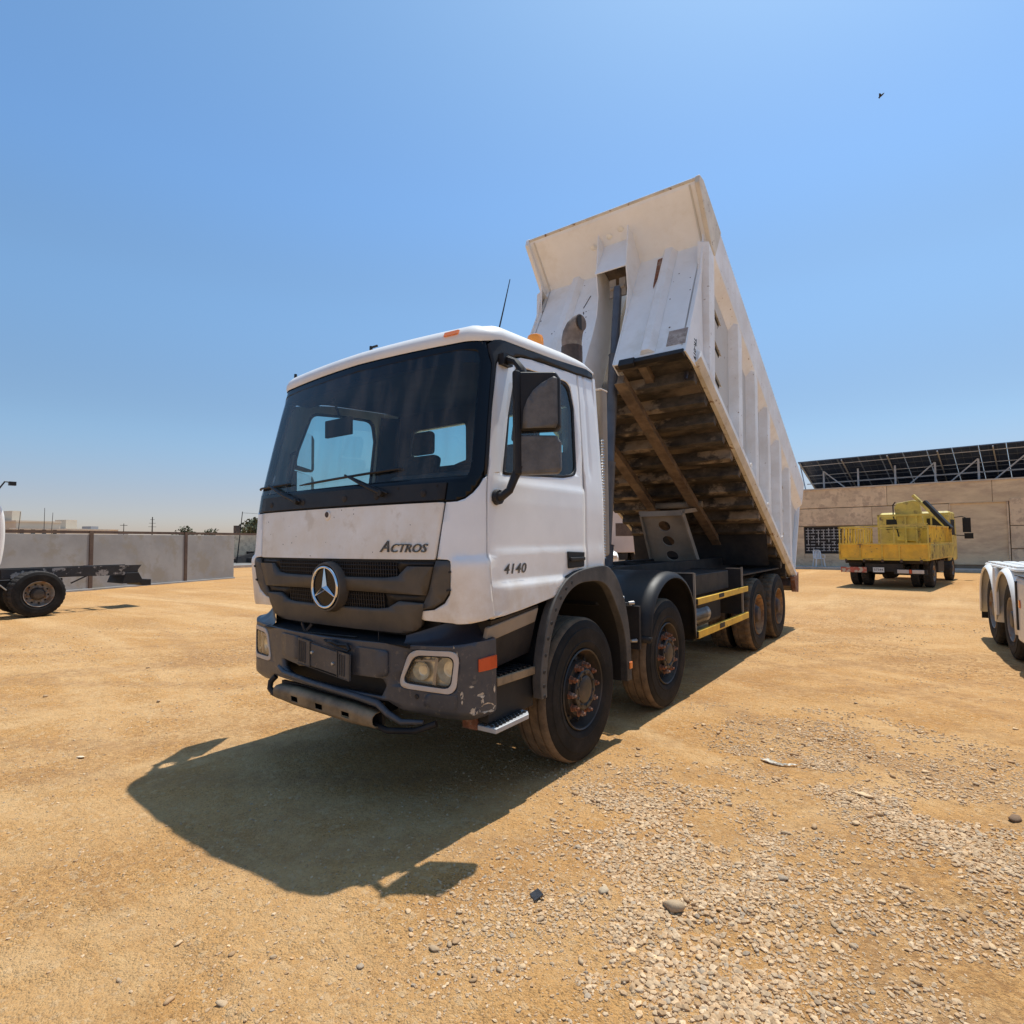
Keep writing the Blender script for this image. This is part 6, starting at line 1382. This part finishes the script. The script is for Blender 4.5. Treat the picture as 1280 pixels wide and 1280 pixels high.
# ================================================================== FENCE at the left: rendered wall with brown steel posts and rail
F0 = Vector((-21.6, 4.5, 0)); fd = Vector((-2.7, 8.4, 0)).normalized(); fn_ = Vector((-fd.y, fd.x, 0))
if fn_.x > 0: fn_ = -fn_
FN = empty('boundary_wall', tuple(F0+fd*2), 'low grey rendered wall with brown steel posts and a top rail, left of the tipper', 'wall')
def Fb_(b, a0, a1, d0, d1, z0, z1): return b.box(a0, a1, d0, d1, z0, z1, fn=lambda a, d, z: F0+fd*a+fn_*d+Vector((0, 0, z)))
for a0, a1 in ((-14, -7.0), (-6.98, -2.82), (-2.80, 1.34), (1.36, 5.47), (5.49, 8.25)):
    b = MB(); Fb_(b, a0, a1, .0, .18, -.05, 2.07); b.build('wall_panel', M['concrete'], FN, bevel=.01)
for a in (-6.99, -2.81, 1.32, 5.48): b = MB(); Fb_(b, a-.07, a+.07, -.035, .0, 0, 2.2); b.build('post', M['brownsteel'], FN)
b = MB(); Fb_(b, -14, 12.5, .02, .13, 2.10, 2.20); b.build('top_rail', M['brownsteel'], FN)
b = MB(); Fb_(b, -14, 8.3, -.05, .0, -.05, .07); b.build('footing', M['concrete'], FN, bevel=.03)

# ---- road and things beyond the wall
def strip(name, m, pts, z, th=.03):
    b = MB(); b.prism([(x, y, z-th) for x, y in pts], (0, 0, th)); return tag(b.build(name, M[m]), kind='structure')
rq = F0+fd*8
strip('road', 'asphalt', [(-60, -60), (-52, -62), (-36, 22), (-40, 60), (-48, 60), (-46, 22)], .06, .2)
strip('kerb', 'kerb', [(-52, -62), (-51.6, -62), (-35.6, 22), (-36, 22)], .18, .3)
def far_building(name, x, y, w_, d_, h, m, label, rz, wins=3, para=.4):
    e = empty(name, (0, 0, 0), label, 'building')
    b = MB(); b.box(-w_/2, w_/2, 0, d_, 0, h); b.build('wall', M[m], e)
    b = MB(); b.box(-w_/2-.1, w_/2+.1, -.1, d_+.1, h, h+para*.5); b.build('roof_parapet', M[m], e)
    b = MB(); b.box(-w_*.3, -w_*.1, d_*.3, d_*.6, h, h+1.6); b.build('roof_room', M[m], e)
    for i in range(wins):
        x0 = -w_/2+w_*(i+.3)/wins; b = MB(); b.box(x0, x0+w_/wins*.35, -.05, .02, h-2.3, h-.9); b.build('window', M['windowdark'], e)
    e.location = (x, y, 0); e.rotation_euler.z = rz; return e
fb = far_building('far_building', -96, 23.6, 5.4, 10, 4.9, 'cream', 'cream two-storey building with roof masts far beyond the left wall', math.radians(105), 4)
b = MB(); b.box(-4, 9, -1.0, -.2, 3.9, 4.05); o = b.build('awning', M['kerb'], None); o.parent = fb
far_building('far_building', -100, 20.0, 5, 8, 5.2, 'greybuild', 'grey block building left of the cream one, beyond the wall', math.radians(105), 2)
far_building('far_building', -110, 34.5, 9, 8, 4.3, 'cream', 'long low pale building right of the cream one on the skyline', math.radians(110), 5, .2)
far_building('far_building', -170, 58, 10, 10, 5.0, 'greybuild', 'small grey building on the skyline near the middle of the left wall', math.radians(110), 3, .2)
def mast(x, y, h, lean=0, r=.09, label='', g='tall thin masts on the skyline'):
    b = MB(); b.tube([(x, y, 0), (x+lean, y, h)], [r, r*.5], 6); b.build('mast', M['blackframe']); o = bpy.data.objects[-1] if False else None
def pole(name, x, y, h, ly, r, label, cat, bars=(), g=None):
    b = MB(); b.tube([(x, y, 0), (x, y+ly, h)], [r, r*.55], 6)
    for z, w_ in bars: b.bar((x, y+ly*z/h-w_, z), (x, y+ly*z/h+w_, z), .1, .1)
    return tag(b.build(name, M['blackframe']), label, cat, g)
pole('mast', -92, 20.2, 6.1, .4, .05, 'thin leaning mast at the left end of the cream building', 'mast')
pole('mast', -92, 23.1, 6.7, 0, .05, 'tallest thin mast, in front of the cream building', 'mast')
pole('mast', -92, 23.8, 6.1, .2, .05, 'thin mast at the right end of the cream building', 'mast')
pole('lattice_pylon', -190, 76, 10.2, 0, .25, 'distant electricity pylon on the skyline above the wall', 'pylon', ((7.2, 1.1), (8.3, .9), (9.4, .6)))
pole('utility_pole', -140, 50, 6.4, 0, .12, 'short distant utility pole left of the pylon', 'pole', ((6, .7),))
pole('utility_pole', -44, 23.3, 4.4, .45, .06, 'leaning utility pole beyond the end of the wall', 'pole')
b = MB(); 
for k in range(12):
    t0, t1 = k/12, (k+1)/12
    p = lambda t: Vector((-44+10*t, 23.7+30*t, 4.3-.5*math.sin(PI*t)+.2*t)); b.bar(p(t0), p(t1), .02, .02)
tag(b.build('power_line', M['ink']), 'thin overhead cable running from the leaning pole', 'cable')
# rubble, wall and parked car past the end of the boundary wall
b = MB(); b.box(-49, -46, 24, 28.0, 0, 2.6); tag(b.build('tan_wall', M['stonewall2'], bevel=.05), 'tan stone wall beyond the road, left of the parked car', 'wall')
b = MB(); b.box(-47, -46.6, 24.6, 25.0, 0, 3.3); tag(b.build('gate_pillar', M['rustdark']), 'brown pillar standing before the tan wall', 'pillar')
def car(name, x, y, rz, m, label, cat='car', s=1):
    e = empty(name, (0, 0, 0), label, cat)
    P = [(-2.1, .35), (-2.15, .75), (-1.9, .92), (-1.0, 1.02), (-.45, 1.45), (1.2, 1.48), (1.9, 1.05), (2.15, .95), (2.18, .4)]
    b = MB(); b.prism([(-.85, y_, z) for y_, z in P], (1.7, 0, 0)); bd = b.build('body', m, e, bevel=.09, seg=3)
    b = MB(); b.prism([(-.79, -.93, 1.05), (-.70, -.48, 1.40), (.70, -.48, 1.40), (.79, -.93, 1.05)], (0, -.03, .0)); b.box(-.865, -.85, -.5, 1.3, 1.05, 1.38); b.box(.85, .865, -.5, 1.3, 1.05, 1.38); b.build('windows', M['frit'], e)
    for sx in (-1, 1):
        b = MB(); b.box(sx*.55-.22, sx*.55+.22, -2.17, -2.05, .66, .80); b.build('headlight', M['lampbez'], e, bevel=.02)
        for yy in (-1.35, 1.35): b = MB(); b.lathe([(0, .02), (.2, .02), (.3, .0), (.32, -.03), (.32, -.2)], (sx*.86, yy, .32), (sx, 0, 0), 20); b.build('wheel', M['rubber'], e, smooth=40)
    b = MB(); b.box(-.35, .35, -2.17, -2.1, .62, .80); b.build('radiator_grille', M['ink'], e, bevel=.01)
    e.location = (x, y, 0); e.rotation_euler.z = rz; e.scale = (s, s, s); return e
car('parked_car', -43.2, 26.3, math.radians(60), M['mirrorback'], 'dusty grey car half hidden behind the tipper cab, beyond the road')
# rubble heap: individual dark blocks
hp = empty('scrap_heap', (-45, 25.6, 0), 'dark heap of scrap and rubble beyond the road left of the parked car', 'heap'); rh = random.Random(4)
for i in range(26):
    x = -45.5+rh.uniform(-1, 1.5); y = 25.2+rh.uniform(-1.6, 3.5); z = max(0, (y-24)*.38)*rh.uniform(.2, 1); b = MB(); a = rh.uniform(.3, .8)
    b.box(-a, a, -a*.6, a*.6, -.25, .25); b.xf(Matrix.Translation((x, y, z+.2)) @ Matrix.Rotation(rh.uniform(0, 3), 4, Vector((rh.random(), rh.random(), 1)).normalized())); b.build('block', M['blackframe'] if i % 3 else M['rustdark'], hp, bevel=.04)
# distant trees
def tree(x, y, h, seed, label, grp=None):
    e = empty('tree', (0, 0, 0), label, 'tree', grp); rt = random.Random(seed)
    b = MB(); b.tube([(0, 0, 0), (.1, 0, h*.35), (0, .1, h*.6)], [.16, .11, .05], 6)
    for k in range(4): a = rt.uniform(0, 6.3); b.tube([(.05, 0, h*.35), (math.cos(a)*h*.2, math.sin(a)*h*.2, h*.65)], [.07, .03], 5)
    b.build('trunk', M['bark'], e); b = MB()
    for i in range(420):
        u = rt.uniform(0, 1)**.5; a = rt.uniform(0, 6.3); p = rt.uniform(-1, 1); lob = 1+.25*math.sin(a*3+seed)+.2*math.sin(p*5+seed)
        c = Vector((math.cos(a)*math.sqrt(1-p*p)*h*.36*u*lob, math.sin(a)*math.sqrt(1-p*p)*h*.36*u*lob, h*.66+p*h*.30*u)); n1 = Vector((rt.gauss(0, 1), rt.gauss(0, 1), rt.gauss(0, 1))).normalized(); t1 = n1.orthogonal().normalized()*h*.05; t2 = n1.cross(t1).normalized()*h*.03
        b.add([c-t1, c+t2, c+t1, c-t2], [(0, 1, 2, 3)])
    b.build('crown', M['tree'], e, fix=False); e.location = (x, y, 0); return e
for k, (x, y, h) in enumerate([(-62, 35.5, 5.0), (-66, 37.8, 5.2), (-70, 40.5, 5.4)]): tree(x, y, h, k+1, ['dusty tree just right of the tan wall, beyond the road', 'dusty tree behind the scrap heap, middle one of three', 'dusty tree nearest the tipper cab on the left skyline'][k])
for k, (x, y, h) in enumerate([(-118, 53, 5.6), (-122, 60, 5.3)]): tree(x, y, h, k+8, ['dark bush-like tree on the skyline above the middle of the wall', 'small dark tree on the skyline right of the pylon'][k])

# white box lorry and van seen under the raised body
b = MB()
LV = empty('box_lorry', (0, 0, 0), 'pale box lorry parked far behind the tipper, seen past its cab', 'lorry')
b.box(-1.25, 1.25, 0, 7, 1.0, 3.9); lb = b.build('cargo_box', M['pinkish'], LV, bevel=.03)
b = MB(); b.box(-1.26, -1.25, 1.2, 2.4, 1.9, 2.7); b.box(-.2, .8, -.012, .0, 1.9, 2.6); b.build('side_hatch', M['brownsteel'], lb)
b = MB(); b.box(-.5, .5, .1, 8.5, .6, 1.0); b.build('chassis', M['blackframe'], LV)
for x in (-1.2, 1.2):
    for y in (1.2, 5.8): e = copy_tree(WG, LV); e.location = (x, y, .5); e.rotation_euler = (0, 0, 0 if x > 0 else PI)
b = MB(); b.box(-1.2, 1.2, 7.1, 8.9, .7, 3.0); b.build('cab', M['white'], LV, bevel=.12, seg=3)
LV.location = (-10.6, 26.6, 0); LV.rotation_euler.z = math.radians(45)
car('white_van', -11.5, 24.9, math.radians(38), M['roofw'], 'white car parked far behind the tipper, its front showing past the cab', 'car', 1.18)

# low hills on the horizon
def hills(name, R_, a0, a1, h, seed):
    V = []; F = []; N = 90
    for i in range(N+1):
        a = math.radians(a0+(a1-a0)*i/N); z = h*(.35+.65*float(fbm(np.array([i*.13]), np.array([seed*3.1]), 1, 4, seed)[0])*1.2)*math.sin(PI*i/N)**.5
        for k, (rr2, zz) in enumerate(((R_, -2), (R_+60, z*.7), (R_+140, z), (R_+400, -2))): V.append((3.4+rr2*math.sin(a), -2.5+rr2*math.cos(a), zz))
    for i in range(N):
        for j in range(3): F.append((i*4+j, i*4+j+1, (i+1)*4+j+1, (i+1)*4+j))
    b = MB(); b.add(V, F); tag(b.build(name, M['hills'], smooth=60), kind='structure')
hills('hills', 900, -95, 20, 21, 3)
# bird
b = MB(); c = Vector((2, 30, 23.)); 
b.tube([c+Vector((-.10, 0, -.05)), c, c+Vector((.10, 0, .06)), c+Vector((.15, 0, .09))], [.015, .04, .03, .01], 6)
b.add([c+Vector((.05, 0, .02)), c+Vector((-.03, .14, .05)), c+Vector((-.08, .22, .02)), c+Vector((-.07, 0, -.02))], [(0, 1, 2, 3)]); b.add([c+Vector((.05, 0, .02)), c+Vector((-.0, -.14, .05)), c+Vector((-.06, -.22, .02)), c+Vector((-.07, 0, -.02))], [(0, 1, 2, 3)])
tag(b.build('bird', M['bird'], fix=False), 'small dark bird flying high in the sky at the right', 'bird')

for c_ in kids(WG): bpy.data.objects.remove(c_)
bpy.data.objects.remove(WG)

# ================================================================== pieces built in one go but separate in reality become objects of their own
def split_loose(o, newname=None):
    me = o.data; n = len(me.vertices); p = list(range(n))
    def fi(a):
        while p[a] != a: p[a] = p[p[a]]; a = p[a]
        return a
    for e in me.edges:
        a, b_ = fi(e.vertices[0]), fi(e.vertices[1])
        if a != b_: p[a] = b_
    gr_ = {}
    for f in me.polygons: gr_.setdefault(fi(f.vertices[0]), []).append(f)
    if len(gr_) < 2: return
    for fs in gr_.values():
        vs = sorted({v for f in fs for v in f.vertices}); mp = {v: i for i, v in enumerate(vs)}
        m2 = bpy.data.meshes.new(newname or o.name.split('.')[0]); m2.from_pydata([me.vertices[v].co[:] for v in vs], [], [[mp[v] for v in f.vertices] for f in fs])
        for m_ in me.materials: m2.materials.append(m_)
        for f, g in zip(m2.polygons, fs): f.use_smooth = g.use_smooth
        if any(g.use_smooth for g in fs): m2.set_sharp_from_angle(angle=math.radians(40))
        c = bpy.data.objects.new(newname or o.name.split('.')[0], m2); COL.objects.link(c); c.parent = o.parent; c.location = o.location; c.rotation_euler = o.rotation_euler; c.scale = o.scale
        for md in o.modifiers:
            q = c.modifiers.new(md.name, md.type)
            if md.type == 'BEVEL': q.width, q.segments, q.limit_method, q.angle_limit = md.width, md.segments, md.limit_method, md.angle_limit
            elif md.type == 'SOLIDIFY': q.thickness, q.offset = md.thickness, md.offset
    bpy.data.objects.remove(o)
SPL = {'panel_fixings': 'fixing', 'plate_screw': 'plate_screw', 'under_run_tube': 'under_run_tube', 'mud_board': 'mud_board', 'guard_post': 'guard_post', 'sub_frame': 'sub_frame_rail', 'hinge': 'hinge', 'gate_rib': 'gate_rib',
       'trim_clip': 'trim_clip', 'rear_bumper': 'bumper_bar', 'side_tank': 'side_tank', 'rubber_buffer': 'rubber_buffer', 'weld_patch': 'weld_patch', 'side_hatch': 'side_hatch', 'wing_mirror': 'wing_mirror', 'windows': 'window_glass',
       'hydraulic_hose': 'hydraulic_hose', 'headboard': 'headboard_bar', 'tail_railing': 'railing_bar', 'pipework': 'air_pipe', 'bracket': 'bracket', 'mirror_glass': 'mirror_glass', 'panel_clip': 'panel_clip', 'step_tread': 'tread_rib',
       'leaf_spring': 'spring_leaf', 'gate_frame': 'gate_bar', 'side_railing': 'railing_bar', 'lamp_divider': 'lamp_divider', 'mudguard_bracket': 'mudguard_bracket', 'rubber_apron': 'rubber_apron', 'rear_mudguard': 'rear_mudguard', 'stay': 'stay',
       'door_frame': 'frame_stone', 'window_frame': 'frame_bar', 'window_grille': 'lattice_bar', 'washer_nozzle': 'washer_nozzle', 'holder_ribs': 'holder_rib', 'panel_seam': 'panel_seam', 'door_seam': 'door_seam', 'front_beam': 'front_beam', 'release_rod': 'release_rod', 'rear_axle': 'axle_piece', 'tread_plate': 'tread_tile', 'cable_loom': 'cable', 'stabiliser_frame': 'stabiliser_bar', 'chassis_rail': 'chassis_rail', 'axle_and_springs': 'axle_piece'}
for o_ in [q for q in bpy.data.objects if q.type == 'MESH' and q.name.split('.')[0] in SPL]: split_loose(o_, SPL[o_.name.split('.')[0]])
